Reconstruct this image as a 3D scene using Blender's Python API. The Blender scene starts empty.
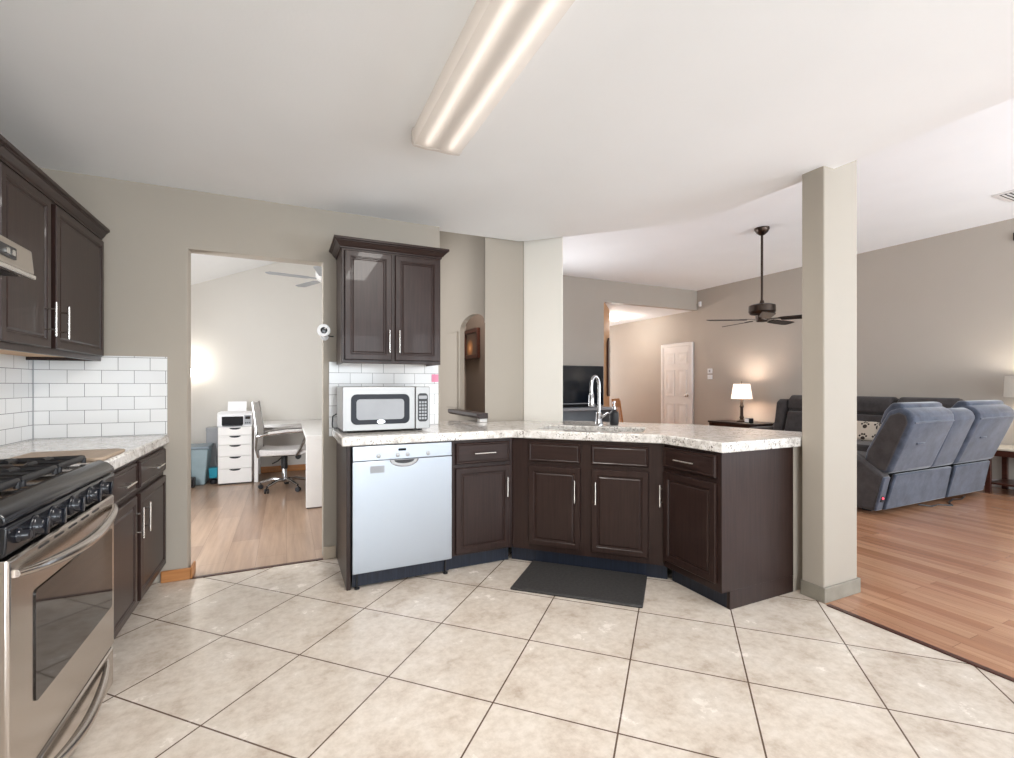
import bpy, bmesh, math, random
from mathutils import Vector, Matrix
random.seed(7)
S = bpy.context.scene
C = S.collection
R = math.radians
PI = math.pi

# ------------------------------------------------------------ camera
cam_d = bpy.data.cameras.new('camera')
cam = bpy.data.objects.new('camera', cam_d)
C.objects.link(cam)
cam_d.sensor_fit = 'HORIZONTAL'
cam_d.sensor_width = 36.0
cam_d.lens = 36.0 * 470.0 / 1014.0
cam_d.shift_y = 6.0 / 1014.0
cam_d.clip_start = 0.05
cam.location = (0, 0, 1.22)
cam.rotation_euler = (R(90), 0, R(-25.15))
S.camera = cam

# ------------------------------------------------------------ world, exposure
w = bpy.data.worlds.new('world')
S.world = w
w.use_nodes = True
w.node_tree.nodes['Background'].inputs[0].default_value = (0.85, 0.93, 1.0, 1)
w.node_tree.nodes['Background'].inputs[1].default_value = 1.0
S.view_settings.view_transform = 'Standard'
S.view_settings.look = 'None'
S.view_settings.gamma = 1.0
S.view_settings.use_curve_mapping = False
S.view_settings.exposure = 0.5


def area(name, loc, direction, sx, sy, power, color=(1, 1, 1)):
    l = bpy.data.lights.new(name, 'AREA')
    l.shape = 'RECTANGLE'
    l.size, l.size_y = sx, sy
    l.energy = power
    l.color = color
    o = bpy.data.objects.new(name, l)
    C.objects.link(o)
    o.location = loc
    o.rotation_euler = Vector(direction).to_track_quat('-Z', 'Y').to_euler()
    return o


# window daylight behind the camera and in the office, plus added unseen fills
area('daylight_kitchen_window', (0.55, -2.96, 1.25), (0, 1, 0.55), 2.3, 2.2, 86, (0.88, 0.95, 1.0))
area('daylight_kitchen_door', (2.65, -2.96, 1.25), (0, 1, 0.4), 0.8, 2.2, 26, (0.92, 0.96, 1.0))
area('daylight_living_window', (4.9, -2.96, 1.4), (0, 1, 0.7), 1.2, 1.9, 92, (0.81, 0.91, 1.0))
area('daylight_living_window', (6.6, -2.96, 1.4), (0, 1, 0.7), 1.2, 1.9, 112, (0.81, 0.91, 1.0))
area('added_living_side_fill', (7.66, -0.6, 1.4), (-0.7, 1, 0.4), 2.2, 1.7, 50, (0.90, 0.95, 1.0))  # added fill for the living ceiling, at a window out of view
area('added_living_rear_fill', (3.3, 7.10, 1.5), (0.45, -1, -0.25), 1.4, 1.8, 62, (0.93, 0.96, 1.0))  # added fill hidden behind the pier, brightens the far living room
area('added_hall_end_fill', (6.9, 10.9, 1.5), (0.1, -1, 0), 1.4, 2.0, 26, (0.95, 0.98, 1.0))  # added fill at the hall end, no window there
area('daylight_office_window', (-1.74, 4.45, 1.35), (1, 0.35, 0.1), 1.3, 1.5, 58, (0.95, 0.975, 1.0))
area('added_hall_fill', (1.10, 4.75, 1.6), (1, 0.0, 0), 1.6, 2.2, 9, (0.97, 0.98, 1.0))  # added fill on a blank inner wall, lifts the arch wall
area('added_inner_hall_fill', (1.9, 5.0, 3.15), (0, 0, -1), 0.4, 1.0, 42, (1, 0.95, 0.9))  # added fill above the brown hall, no skylight there

# ------------------------------------------------------------ mesh helper


class MB:
    def __init__(self):
        self.bm = bmesh.new()

    def face(self, vs):
        try:
            return self.bm.faces.new(vs)
        except ValueError:
            return None

    def hexa(self, p):
        """8 points: bottom 4 ccw, top 4 ccw"""
        v = [self.bm.verts.new(q) for q in p]
        for f in ((3, 2, 1, 0), (4, 5, 6, 7), (0, 1, 5, 4), (1, 2, 6, 5), (2, 3, 7, 6), (3, 0, 4, 7)):
            self.face([v[i] for i in f])
        return self

    def box(self, x0, x1, y0, y1, z0, z1):
        return self.hexa([(x0, y0, z0), (x1, y0, z0), (x1, y1, z0), (x0, y1, z0),
                          (x0, y0, z1), (x1, y0, z1), (x1, y1, z1), (x0, y1, z1)])

    def prism(self, poly, z0, z1):
        b = [self.bm.verts.new((x, y, z0)) for x, y in poly]
        t = [self.bm.verts.new((x, y, z1)) for x, y in poly]
        self.face(b[::-1])
        self.face(t)
        n = len(poly)
        for i in range(n):
            self.face([b[i], b[(i + 1) % n], t[(i + 1) % n], t[i]])
        return self

    def extrude(self, poly, axis, a0, a1):
        """polygon in the plane across axis ('x': (y,z), 'y': (x,z)) swept from a0 to a1"""
        def P(a, u, v):
            return (a, u, v) if axis == 'x' else (u, a, v)
        b = [self.bm.verts.new(P(a0, u, v)) for u, v in poly]
        t = [self.bm.verts.new(P(a1, u, v)) for u, v in poly]
        self.face(b[::-1])
        self.face(t)
        n = len(poly)
        for i in range(n):
            self.face([b[i], b[(i + 1) % n], t[(i + 1) % n], t[i]])
        return self

    def tube(self, pts, r, seg=10, closed=False, caps=True):
        pts = [Vector(p) for p in pts]
        n = len(pts)
        rs = r if isinstance(r, (list, tuple)) else [r] * n
        rings = []
        up = None
        for i, p in enumerate(pts):
            if closed:
                d = pts[(i + 1) % n] - pts[i - 1]
            else:
                d = pts[min(i + 1, n - 1)] - pts[max(i - 1, 0)]
            d.normalize()
            if up is None:
                up = Vector((0, 0, 1)) if abs(d.z) < 0.9 else Vector((1, 0, 0))
            s = d.cross(up)
            if s.length < 1e-5:
                s = d.cross(Vector((0.3, 1, 0.2)))
            s.normalize()
            up = s.cross(d).normalized()
            rings.append([self.bm.verts.new(p + (s * math.cos(2 * PI * k / seg) + up * math.sin(2 * PI * k / seg)) * rs[i]) for k in range(seg)])
        m = n if closed else n - 1
        for i in range(m):
            a, b = rings[i], rings[(i + 1) % n]
            for k in range(seg):
                self.face([a[k], a[(k + 1) % seg], b[(k + 1) % seg], b[k]])
        if not closed and caps:
            self.face(rings[0][::-1])
            self.face(rings[-1])
        return self

    def lathe(self, prof, c=(0, 0, 0), seg=20, axis='z'):
        """profile of (radius, height) around an axis through c"""
        c = Vector(c)
        rings = []
        for r, h in prof:
            ring = []
            for k in range(seg):
                a = 2 * PI * k / seg
                u, v = r * math.cos(a), r * math.sin(a)
                d = {'z': (u, v, h), 'y': (u, h, v), 'x': (h, u, v)}[axis]
                ring.append(self.bm.verts.new(c + Vector(d)))
            rings.append(ring)
        for a, b in zip(rings, rings[1:]):
            for k in range(seg):
                self.face([a[k], a[(k + 1) % seg], b[(k + 1) % seg], b[k]])
        self.face(rings[0][::-1])
        self.face(rings[-1])
        return self

    def rings(self, x0, x1, z0, z1, prof, back):
        """panel facing -y: prof = [(inset, y)...] from outside in, closed by a face, and a back at y=back"""
        loops = []
        for ins, y in [(0, back)] + prof:
            loops.append([self.bm.verts.new(p) for p in
                          ((x0 + ins, y, z0 + ins), (x1 - ins, y, z0 + ins), (x1 - ins, y, z1 - ins), (x0 + ins, y, z1 - ins))])
        for a, b in zip(loops, loops[1:]):
            for k in range(4):
                self.face([a[k], a[(k + 1) % 4], b[(k + 1) % 4], b[k]])
        self.face(loops[0][::-1])
        self.face(loops[-1])
        return self

    def rrect(self, x0, x1, z0, z1, r, y0, y1, seg=6):
        """rounded rectangle slab facing -y"""
        pts = []
        for cx, cz, a0 in ((x1 - r, z1 - r, 0), (x0 + r, z1 - r, 90), (x0 + r, z0 + r, 180), (x1 - r, z0 + r, 270)):
            for k in range(seg + 1):
                a = R(a0 + 90 * k / seg)
                pts.append((cx + r * math.cos(a), cz + r * math.sin(a)))
        return self.extrude(pts, 'y', y0, y1)

    def build(self, name, mat, parent=None, bevel=0.0, segs=2, smooth=35, subsurf=0):
        bm = self.bm
        bmesh.ops.remove_doubles(bm, verts=bm.verts, dist=1e-6)
        bmesh.ops.recalc_face_normals(bm, faces=bm.faces)
        uv = bm.loops.layers.uv.new('UVMap')
        for f in bm.faces:
            n = f.normal
            a = max(range(3), key=lambda i: abs(n[i]))
            for l in f.loops:
                c = l.vert.co
                l[uv].uv = ((c.y, c.z), (c.x, c.z), (c.x, c.y))[a]
        me = bpy.data.meshes.new(name)
        bm.to_mesh(me)
        bm.free()
        if smooth:
            me.polygons.foreach_set('use_smooth', [True] * len(me.polygons))
            me.set_sharp_from_angle(angle=R(smooth))
        me.materials.append(mat)
        o = bpy.data.objects.new(name, me)
        C.objects.link(o)
        if parent:
            o.parent = parent
        if bevel:
            b = o.modifiers.new('bevel', 'BEVEL')
            b.width = bevel
            b.segments = segs
            b.limit_method = 'ANGLE'
            b.angle_limit = R(30)
            b.harden_normals = False
        if subsurf:
            b = o.modifiers.new('smooth', 'SUBSURF')
            b.levels = b.render_levels = subsurf
        return o


def tag(o, label, cat, group=None):
    o['label'] = label
    o['category'] = cat
    if group:
        o['group'] = group
    return o


def thing(name, loc, rz, label, cat, group=None):
    o = bpy.data.objects.new(name, None)
    C.objects.link(o)
    o.location = loc
    o.rotation_euler = (0, 0, R(rz))
    o.empty_display_size = 0.1
    return tag(o, label, cat, group)


def struct(o, label=None, cat=None):
    o['kind'] = 'structure'
    if label:
        o['label'] = label
        o['category'] = cat
    return o


# ------------------------------------------------------------ materials
def srgb(r, g, b):
    def f(c):
        c /= 255.0
        return c / 12.92 if c <= 0.04045 else ((c + 0.055) / 1.055) ** 2.4
    return (f(r), f(g), f(b), 1.0)


class Mat:
    def __init__(self, name, color=(0.5, 0.5, 0.5, 1), rough=0.5, metal=0.0, coat=0.0, spec=None):
        self.m = bpy.data.materials.new(name)
        self.m.use_nodes = True
        self.nt = self.m.node_tree
        self.b = self.nt.nodes['Principled BSDF']
        self.b.inputs['Base Color'].default_value = color
        self.b.inputs['Roughness'].default_value = rough
        self.b.inputs['Metallic'].default_value = metal
        self.b.inputs['Coat Weight'].default_value = coat
        if spec is not None:
            self.b.inputs['Specular IOR Level'].default_value = spec

    def n(self, t, **kw):
        nd = self.nt.nodes.new(t)
        for k, v in kw.items():
            if k.startswith('i_'):
                nd.inputs[k[2:].replace('_', ' ')].default_value = v
            else:
                setattr(nd, k, v)
        return nd

    def l(self, a, b):
        self.nt.links.new(a, b)

    def coords(self, kind='UV', scale=(1, 1, 1), rot=(0, 0, 0), loc=(0, 0, 0)):
        t = self.n('ShaderNodeTexCoord')
        mp = self.n('ShaderNodeMapping')
        mp.inputs['Scale'].default_value = scale
        mp.inputs['Rotation'].default_value = rot
        mp.inputs['Location'].default_value = loc
        self.l(t.outputs[kind], mp.inputs['Vector'])
        return mp.outputs['Vector']

    def noise(self, vec, scale, detail=4, rough=0.55):
        nd = self.n('ShaderNodeTexNoise')
        nd.inputs['Scale'].default_value = scale
        nd.inputs['Detail'].default_value = detail
        nd.inputs['Roughness'].default_value = rough
        self.l(vec, nd.inputs['Vector'])
        return nd.outputs['Fac']

    def ramp(self, fac, stops):
        nd = self.n('ShaderNodeValToRGB')
        el = nd.color_ramp.elements
        while len(el) < len(stops):
            el.new(0.5)
        for e, (p, c) in zip(el, stops):
            e.position = p
            e.color = c
        self.l(fac, nd.inputs['Fac'])
        return nd.outputs['Color']

    def mix(self, fac, a, b, mode='MIX'):
        nd = self.n('ShaderNodeMix')
        nd.data_type = 'RGBA'
        nd.blend_type = mode
        for s, v in ((nd.inputs['Factor'], fac), (nd.inputs['A'], a), (nd.inputs['B'], b)):
            if hasattr(v, 'node'):
                self.l(v, s)
            else:
                s.default_value = v
        # RGBA sockets share names with other types: pick them by type
        return nd

    def mixc(self, fac, a, b, mode='MIX'):
        nd = self.n('ShaderNodeMix')
        nd.data_type = 'RGBA'
        nd.blend_type = mode
        fs = [s for s in nd.inputs if s.name == 'Factor' and s.type == 'VALUE'][0]
        sa = [s for s in nd.inputs if s.name == 'A' and s.type == 'RGBA'][0]
        sb = [s for s in nd.inputs if s.name == 'B' and s.type == 'RGBA'][0]
        for s, v in ((fs, fac), (sa, a), (sb, b)):
            if hasattr(v, 'node'):
                self.l(v, s)
            else:
                s.default_value = v
        return [s for s in nd.outputs if s.type == 'RGBA'][0]

    def color(self, c):
        self.l(c, self.b.inputs['Base Color'])

    def bump(self, h, strength=0.1, dist=0.01):
        nd = self.n('ShaderNodeBump')
        nd.inputs['Strength'].default_value = strength
        nd.inputs['Distance'].default_value = dist
        self.l(h, nd.inputs['Height'])
        self.l(nd.outputs['Normal'], self.b.inputs['Normal'])


def plain(name, rgb, rough=0.5, metal=0.0, vary=0.06, scale=6.0, **kw):
    """one colour with a slight noise variation"""
    m = Mat(name, srgb(*rgb), rough, metal, **kw)
    c = srgb(*rgb)
    lo = tuple(x * (1 - vary) for x in c[:3]) + (1,)
    hi = tuple(min(1, x * (1 + vary)) for x in c[:3]) + (1,)
    m.color(m.ramp(m.noise(m.coords('Object'), scale, 3), [(0.3, lo), (0.7, hi)]))
    return m.m


def paint(name, rgb, rough=0.6):
    m = Mat(name, srgb(*rgb), rough, spec=0.3)
    v = m.coords('Object')
    c = srgb(*rgb)
    m.color(m.ramp(m.noise(v, 1.5, 3), [(0.3, tuple(x * 0.97 for x in c[:3]) + (1,)), (0.7, c)]))
    m.bump(m.noise(v, 90, 3), 0.08, 0.004)
    return m.m


def dark_wood(name, a, b, rough=0.3, grain=(70, 3.5, 1), coat=0.08):
    m = Mat(name, rough=rough, coat=coat, spec=.28)
    v = m.coords('UV', scale=grain)
    f = m.noise(v, 1.0, 5, 0.6)
    m.color(m.ramp(f, [(0.3, srgb(*a)), (0.7, srgb(*b))]))
    m.bump(f, 0.08, 0.002)
    return m.m


def metal(name, rgb, rough=0.25, streak=(4, 160, 1), amount=0.12):
    m = Mat(name, srgb(*rgb), rough, 1.0)
    f = m.noise(m.coords('UV', scale=streak), 1.0, 3)
    mr = m.n('ShaderNodeMapRange')
    mr.inputs['To Min'].default_value = max(0.02, rough - amount / 2)
    mr.inputs['To Max'].default_value = rough + amount / 2
    m.l(f, mr.inputs['Value'])
    m.l(mr.outputs['Result'], m.b.inputs['Roughness'])
    return m.m


def planks(name, cols, width, length, rough=0.28, swap=True):
    m = Mat(name, rough=rough, coat=0.1)
    v = m.coords('Object', rot=(0, 0, R(90) if swap else 0))
    br = m.n('ShaderNodeTexBrick', offset=0.37, offset_frequency=2)
    br.inputs['Scale'].default_value = 1.0
    br.inputs['Brick Width'].default_value = length
    br.inputs['Row Height'].default_value = width
    br.inputs['Mortar Size'].default_value = 0.0012
    br.inputs['Mortar Smooth'].default_value = 0.2
    br.inputs['Bias'].default_value = 0.0
    br.inputs['Color1'].default_value = (0, 0, 0, 1)
    br.inputs['Color2'].default_value = (1, 1, 1, 1)
    br.inputs['Mortar'].default_value = (0.5, 0.5, 0.5, 1)
    m.l(v, br.inputs['Vector'])
    base = m.ramp(br.outputs['Color'], [(0.0, srgb(*cols[0])), (0.5, srgb(*cols[1])), (1.0, srgb(*cols[2]))])
    g = m.coords('Object', scale=(28, 1.6, 1) if swap else (1.6, 28, 1))
    gr = m.ramp(m.noise(g, 1.0, 5, 0.6), [(0.3, (0.72, 0.70, 0.68, 1)), (0.65, (1, 1, 1, 1))])
    c = m.mixc(1.0, base, gr, 'MULTIPLY')
    c = m.mixc(br.outputs['Fac'], c, srgb(*cols[3]))
    m.color(c)
    return m.m


def subway(name, du=0.0):
    m = Mat(name, rough=0.12)
    v = m.coords('UV', loc=(du, -1.229 + 0.078 * 20, 0))
    br = m.n('ShaderNodeTexBrick', offset=0.5, offset_frequency=2)
    br.inputs['Scale'].default_value = 1.0
    br.inputs['Brick Width'].default_value = 0.1555
    br.inputs['Row Height'].default_value = 0.078
    br.inputs['Mortar Size'].default_value = 0.0014
    br.inputs['Mortar Smooth'].default_value = 0.1
    br.inputs['Bias'].default_value = 0.0
    br.inputs['Color1'].default_value = srgb(236, 236, 235)
    br.inputs['Color2'].default_value = srgb(229, 229, 229)
    br.inputs['Mortar'].default_value = srgb(120, 118, 118)
    m.l(v, br.inputs['Vector'])
    m.color(br.outputs['Color'])
    inv = m.n('ShaderNodeMath', operation='SUBTRACT')
    inv.inputs[0].default_value = 1.0
    m.l(br.outputs['Fac'], inv.inputs[1])
    m.bump(inv.outputs[0], 0.3, 0.002)
    return m.m


def floor_tile():
    m = Mat('beige_ceramic_tile', rough=0.2)
    T = 0.47
    # world x,y -> tile axes at 45 degrees
    v = m.coords('Object', rot=(0, 0, R(-45)), loc=((-0.575 + 10) * T, (-0.412 + 10) * T, 0))
    br = m.n('ShaderNodeTexBrick', offset=0.0, offset_frequency=2, squash=1.0)
    br.inputs['Scale'].default_value = 1.0
    br.inputs['Brick Width'].default_value = T
    br.inputs['Row Height'].default_value = T
    br.inputs['Mortar Size'].default_value = 0.0034
    br.inputs['Mortar Smooth'].default_value = 0.15
    br.inputs['Bias'].default_value = 0.0
    br.inputs['Color1'].default_value = (0.93, 0.93, 0.93, 1)
    br.inputs['Color2'].default_value = (1, 1, 1, 1)
    m.l(v, br.inputs['Vector'])
    o = m.coords('Object')
    f1 = m.noise(o, 5.0, 8, 0.68)
    c = m.ramp(f1, [(0.30, srgb(188, 172, 157)), (0.48, srgb(214, 202, 189)), (0.72, srgb(226, 217, 207))])
    f2 = m.noise(o, 26.0, 4, 0.7)
    c2 = m.ramp(f2, [(0.35, (0.86, 0.84, 0.82, 1)), (0.6, (1, 1, 1, 1))])
    c = m.mixc(1.0, c, c2, 'MULTIPLY')
    c = m.mixc(1.0, c, br.outputs['Color'], 'MULTIPLY')
    c = m.mixc(br.outputs['Fac'], c, srgb(96, 78, 66))
    m.color(c)
    rr = m.n('ShaderNodeMapRange')
    rr.inputs['To Min'].default_value = 0.16
    rr.inputs['To Max'].default_value = 0.34
    m.l(f1, rr.inputs['Value'])
    m.l(rr.outputs['Result'], m.b.inputs['Roughness'])
    inv = m.n('ShaderNodeMath', operation='SUBTRACT')
    inv.inputs[0].default_value = 1.0
    m.l(br.outputs['Fac'], inv.inputs[1])
    m.bump(inv.outputs[0], 0.25, 0.002)
    return m.m


def granite():
    m = Mat('speckled_granite', rough=0.1)
    o = m.coords('Object')
    base = m.ramp(m.noise(o, 22, 5, 0.7), [(0.32, srgb(176, 170, 165)), (0.48, srgb(216, 211, 205)), (0.66, srgb(234, 231, 228))])
    vo = m.n('ShaderNodeTexVoronoi')
    vo.inputs['Scale'].default_value = 150
    m.l(o, vo.inputs['Vector'])
    spk = m.ramp(vo.outputs['Color'], [(0.10, srgb(70, 64, 62)), (0.2, srgb(150, 138, 128)), (0.3, (1, 1, 1, 1))])
    patch = m.ramp(m.noise(o, 14, 3), [(0.36, (0, 0, 0, 1)), (0.62, (1, 1, 1, 1))])
    c = m.mixc(0.9, base, spk, 'MULTIPLY')
    m.color(m.mixc(patch, base, c))
    return m.m


def fabric(name, a, b, rough=0.85, sheen=0.4, scale=14.0):
    m = Mat(name, rough=rough, spec=0.2)
    o = m.coords('Object')
    m.color(m.ramp(m.noise(o, scale, 6, 0.65), [(0.3, srgb(*a)), (0.7, srgb(*b))]))
    m.b.inputs['Sheen Weight'].default_value = sheen
    m.b.inputs['Sheen Roughness'].default_value = 0.4
    m.bump(m.noise(o, 220, 2), 0.15, 0.002)
    return m.m


def glow(name, rgb, strength):
    m = Mat(name, srgb(*rgb), 0.5)
    m.b.inputs['Emission Color'].default_value = srgb(*rgb)
    m.b.inputs['Emission Strength'].default_value = strength
    return m.m


M = {}
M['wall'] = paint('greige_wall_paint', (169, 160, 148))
M['wall_liv'] = paint('taupe_wall_paint', (178, 169, 159))
M['wall_office'] = paint('pale_wall_paint', (218, 214, 208))
M['tan'] = paint('hall_wall_lamp_tint', (206, 160, 118))  # warm lamp light painted into the hall wall's colour
M['pier'] = paint('pale_pier_face', (242, 238, 230))  # diagonal pier face set paler than the walls beside it
M['hall_shade'] = paint('shaded_hall_paint', (116, 104, 95))  # wall paint browned to stand for the unlit hall
M['ceil'] = paint('white_ceiling_paint', (246, 247, 248), 0.75)
M['white'] = plain('white_gloss_paint', (228, 226, 224), 0.35, vary=0.02)
M['tile'] = floor_tile()
M['oakfloor'] = planks('oak_laminate', ((150, 122, 102), (163, 134, 112), (174, 146, 124), (112, 88, 72)), 0.19, 1.25)
M['redfloor'] = planks('cherry_laminate', ((162, 115, 86), (176, 129, 100), (190, 145, 114), (118, 82, 60)), 0.085, 1.1, rough=0.25)
M['espresso'] = dark_wood('espresso_wood', (36, 23, 20), (52, 36, 32), 0.36)
M['espresso_h'] = dark_wood('espresso_wood_across', (36, 23, 20), (52, 36, 32), 0.36, grain=(3.5, 55, 1))
M['toe'] = dark_wood('toe_kick_blue_reflection', (30, 33, 42), (42, 48, 62), 0.35)  # dark wood with a blue reflection painted into the colour
M['oak'] = dark_wood('golden_oak', (170, 112, 66), (196, 138, 88), 0.4, grain=(3, 40, 1))
M['rawwood'] = dark_wood('raw_birch_panel', (190, 150, 112), (214, 178, 138), 0.5, grain=(3, 30, 1), coat=0)
M['board'] = dark_wood('maple_board', (158, 138, 118), (178, 158, 138), 0.45, grain=(30, 3, 1), coat=0)
M['subway'] = subway('white_subway_tile', -.025)
M['subway_l'] = subway('white_subway_tile_side', -.052)
M['granite'] = granite()
M['steel'] = metal('brushed_steel', (156, 155, 154), 0.42)
M['dwsteel'] = metal('pale_brushed_steel', (168, 174, 182), 0.36, streak=(160, 4, 1))
M['rangesteel'] = metal('warm_brushed_steel', (196, 188, 181), 0.2, streak=(2, 60, 1), amount=0.03)
M['hoodsteel'] = metal('pale_hood_steel', (196, 188, 178), 0.45)
M['chrome'] = metal('chrome', (186, 186, 188), 0.10, amount=0.04)
M['nickel'] = metal('satin_nickel', (214, 210, 204), 0.22)
M['black'] = plain('black_enamel', (22, 22, 26), 0.18, vary=0.1)
M['mwframe'] = plain('blue_black_plastic', (26, 29, 38), 0.35, vary=0.05, spec=.25)
M['knob'] = plain('glossy_black_knob', (18, 20, 28), 0.1, vary=0.05)
M['castiron'] = plain('black_cast_iron', (26, 26, 29), 0.42, vary=0.2)
M['blackplastic'] = plain('black_plastic', (30, 30, 33), 0.4, vary=0.1)
M['ovenglass'] = plain('dark_oven_glass', (34, 28, 26), 0.05, vary=0.05)
M['screen'] = plain('glossy_dark_screen', (18, 24, 32), 0.08, vary=0.05)
M['greyplastic'] = plain('grey_plastic', (150, 152, 156), 0.4)
M['mat'] = fabric('black_rubber_mat', (52, 50, 50), (70, 68, 67), 0.6, 0.0, 60)
M['bronze'] = metal('oil_rubbed_bronze', (74, 64, 58), 0.35)
M['blade'] = dark_wood('dark_fan_blade', (34, 26, 22), (48, 38, 33), 0.45, grain=(3, 30, 1))
M['suede'] = fabric('slate_suede', (50, 55, 66), (82, 88, 102), 0.8, 0.5, 9)
M['suede_dark'] = fabric('charcoal_suede', (58, 54, 54), (76, 72, 72), 0.85, 0.2, 9)
M['blackcloth'] = fabric('black_lining_cloth', (16, 16, 18), (26, 26, 28), 0.9, 0.1)
M['cherry'] = dark_wood('dark_cherry_wood', (54, 30, 24), (84, 48, 38), 0.3, grain=(3, 30, 1))
M['creamtop'] = plain('pale_stone_table_top', (206, 196, 180), 0.25)
M['shade'] = glow('lit_linen_shade', (255, 236, 222), 0.7)
M['shade_off'] = plain('linen_shade', (214, 208, 198), 0.8)
M['bulb'] = glow('warm_bulb', (255, 236, 210), 14)
M['tube'] = glow('fluorescent_tube', (255, 248, 240), .85)
M['teal'] = plain('teal_plastic', (24, 136, 160), 0.4)
M['bin'] = plain('frosted_blue_grey_plastic', (150, 170, 178), 0.45)
M['binlid'] = plain('grey_bin_lid', (128, 142, 152), 0.45)
M['whiteplastic'] = plain('white_plastic', (232, 232, 234), 0.35, vary=0.02)
M['offwhite'] = plain('white_laminate', (236, 234, 232), 0.4, vary=0.02)
M['mesh'] = fabric('light_grey_chair_fabric', (188, 184, 182), (206, 202, 200), 0.8, 0.1, 60)
M['pink'] = plain('pink_paper', (236, 150, 178), 0.8)
M['paper'] = plain('white_paper', (244, 244, 246), 0.8, vary=0.01)
M['greybase'] = plain('grey_green_baseboard', (134, 128, 116), 0.45, vary=0.12, scale=14)
M['lightbase'] = plain('beige_baseboard', (196, 180, 160), 0.45)


def acrylic():
    m = bpy.data.materials.new('prismatic_acrylic')
    m.use_nodes = True
    nt = m.node_tree
    nt.nodes.clear()
    out = nt.nodes.new('ShaderNodeOutputMaterial')
    tl = nt.nodes.new('ShaderNodeBsdfTranslucent')
    tl.inputs[0].default_value = srgb(250, 246, 242)
    df = nt.nodes.new('ShaderNodeBsdfPrincipled')
    df.inputs['Base Color'].default_value = srgb(240, 234, 228)
    df.inputs['Roughness'].default_value = 0.2
    tr = nt.nodes.new('ShaderNodeBsdfTransparent')
    a = nt.nodes.new('ShaderNodeMixShader')
    a.inputs[0].default_value = 0.35
    b = nt.nodes.new('ShaderNodeMixShader')
    b.inputs[0].default_value = 0.12
    tc = nt.nodes.new('ShaderNodeTexCoord')
    nz = nt.nodes.new('ShaderNodeTexNoise')
    nz.inputs['Scale'].default_value = 160
    bp = nt.nodes.new('ShaderNodeBump')
    bp.inputs['Strength'].default_value = 0.2
    nt.links.new(tc.outputs['Object'], nz.inputs['Vector'])
    nt.links.new(nz.outputs['Fac'], bp.inputs['Height'])
    nt.links.new(bp.outputs['Normal'], df.inputs['Normal'])
    nt.links.new(tl.outputs[0], a.inputs[1])
    nt.links.new(df.outputs[0], a.inputs[2])
    nt.links.new(a.outputs[0], b.inputs[1])
    nt.links.new(tr.outputs[0], b.inputs[2])
    nt.links.new(b.outputs[0], out.inputs[0])
    return m


M['acrylic'] = acrylic()

# ============================================================ ROOM SHELL
XL, YB = -1.297, 3.53      # kitchen left wall and back wall faces
CZ, LZ = 2.45, 3.17        # kitchen and living-room ceiling heights
XF, YT = 7.70, 7.14        # living-room far wall, television wall
YR = -3.0                  # rear wall behind the camera

struct(MB().prism([(XL - .12, YR), (2.715, YR), (2.715, 1.63), (2.86, 1.63), (2.86, 2.4), (1.75, 3.53), (1.02, 3.535), (XL - .12, 3.535)], -0.1, 0.0).build('floor_tile', M['tile']))
struct(MB().prism([(-1.9, 3.535), (1.02, 3.535), (1.02, 7.5), (-1.9, 7.5)], -0.1, 0.0).build('floor_office', M['oakfloor']))
struct(MB().prism([(2.715, YR), (7.9, YR), (7.9, 11.1), (1.02, 11.1), (1.02, 3.535), (1.75, 3.53), (2.86, 2.4), (2.86, 1.63), (2.715, 1.63)], -0.1, 0.0).build('floor_living', M['redfloor']))
struct(MB().box(2.700, 2.730, YR, 1.60, 0.0, 0.006).build('trim_1', M['cherry'], bevel=0.002))
struct(MB().box(-.55, .233, 3.515, 3.545, 0.0, 0.005).build('trim_2', M['cherry'], bevel=0.002))

# walls
struct(MB().box(XL - .12, XL, YR, YB + .12, 0, CZ).build('wall_left', M['wall']))
wb = MB()
wb.extrude([(XL, 0), (-.562, 0), (-.562, 2.078), (.233, 2.078), (.233, 0), (1.08, 0), (1.08, 3.3), (XL, 3.3)], 'y', YB, YB + .12)
struct(wb.build('wall_back', M['wall'], bevel=0.006, segs=2))
wo = MB()
wo.box(-1.9, 1.08, 7.35, 7.47, 0, 3.6)
struct(wo.build('wall_office_back', M['wall_office']))
wl = MB()
wl.box(-1.87, -1.75, YB + .12, 3.8, 0, 3.3).box(-1.87, -1.75, 5.1, 7.35, 0, 3.3)
wl.box(-1.87, -1.75, 3.8, 5.1, 0, .55).box(-1.87, -1.75, 3.8, 5.1, 2.15, 3.3)
wl.box(-1.75, XL - .12, YB, YB + .12, 0, 3.3)
struct(wl.build('wall_office_left', M['wall_office']))
struct(MB().box(.96, 1.08, YB + .12, 7.35, 0, 3.6).build('wall_office_right', M['wall_office']))

# rear wall with window openings (behind the camera)
def wall_with_holes(x0, x1, y0, y1, z0, z1, holes):
    m = MB()
    xs = x0
    for a, b, c, d in holes:
        m.box(xs, a, y0, y1, z0, z1)
        m.box(a, b, y0, y1, z0, c)
        m.box(a, b, y0, y1, d, z1)
        xs = b
    m.box(xs, x1, y0, y1, z0, z1)
    return m


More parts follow.
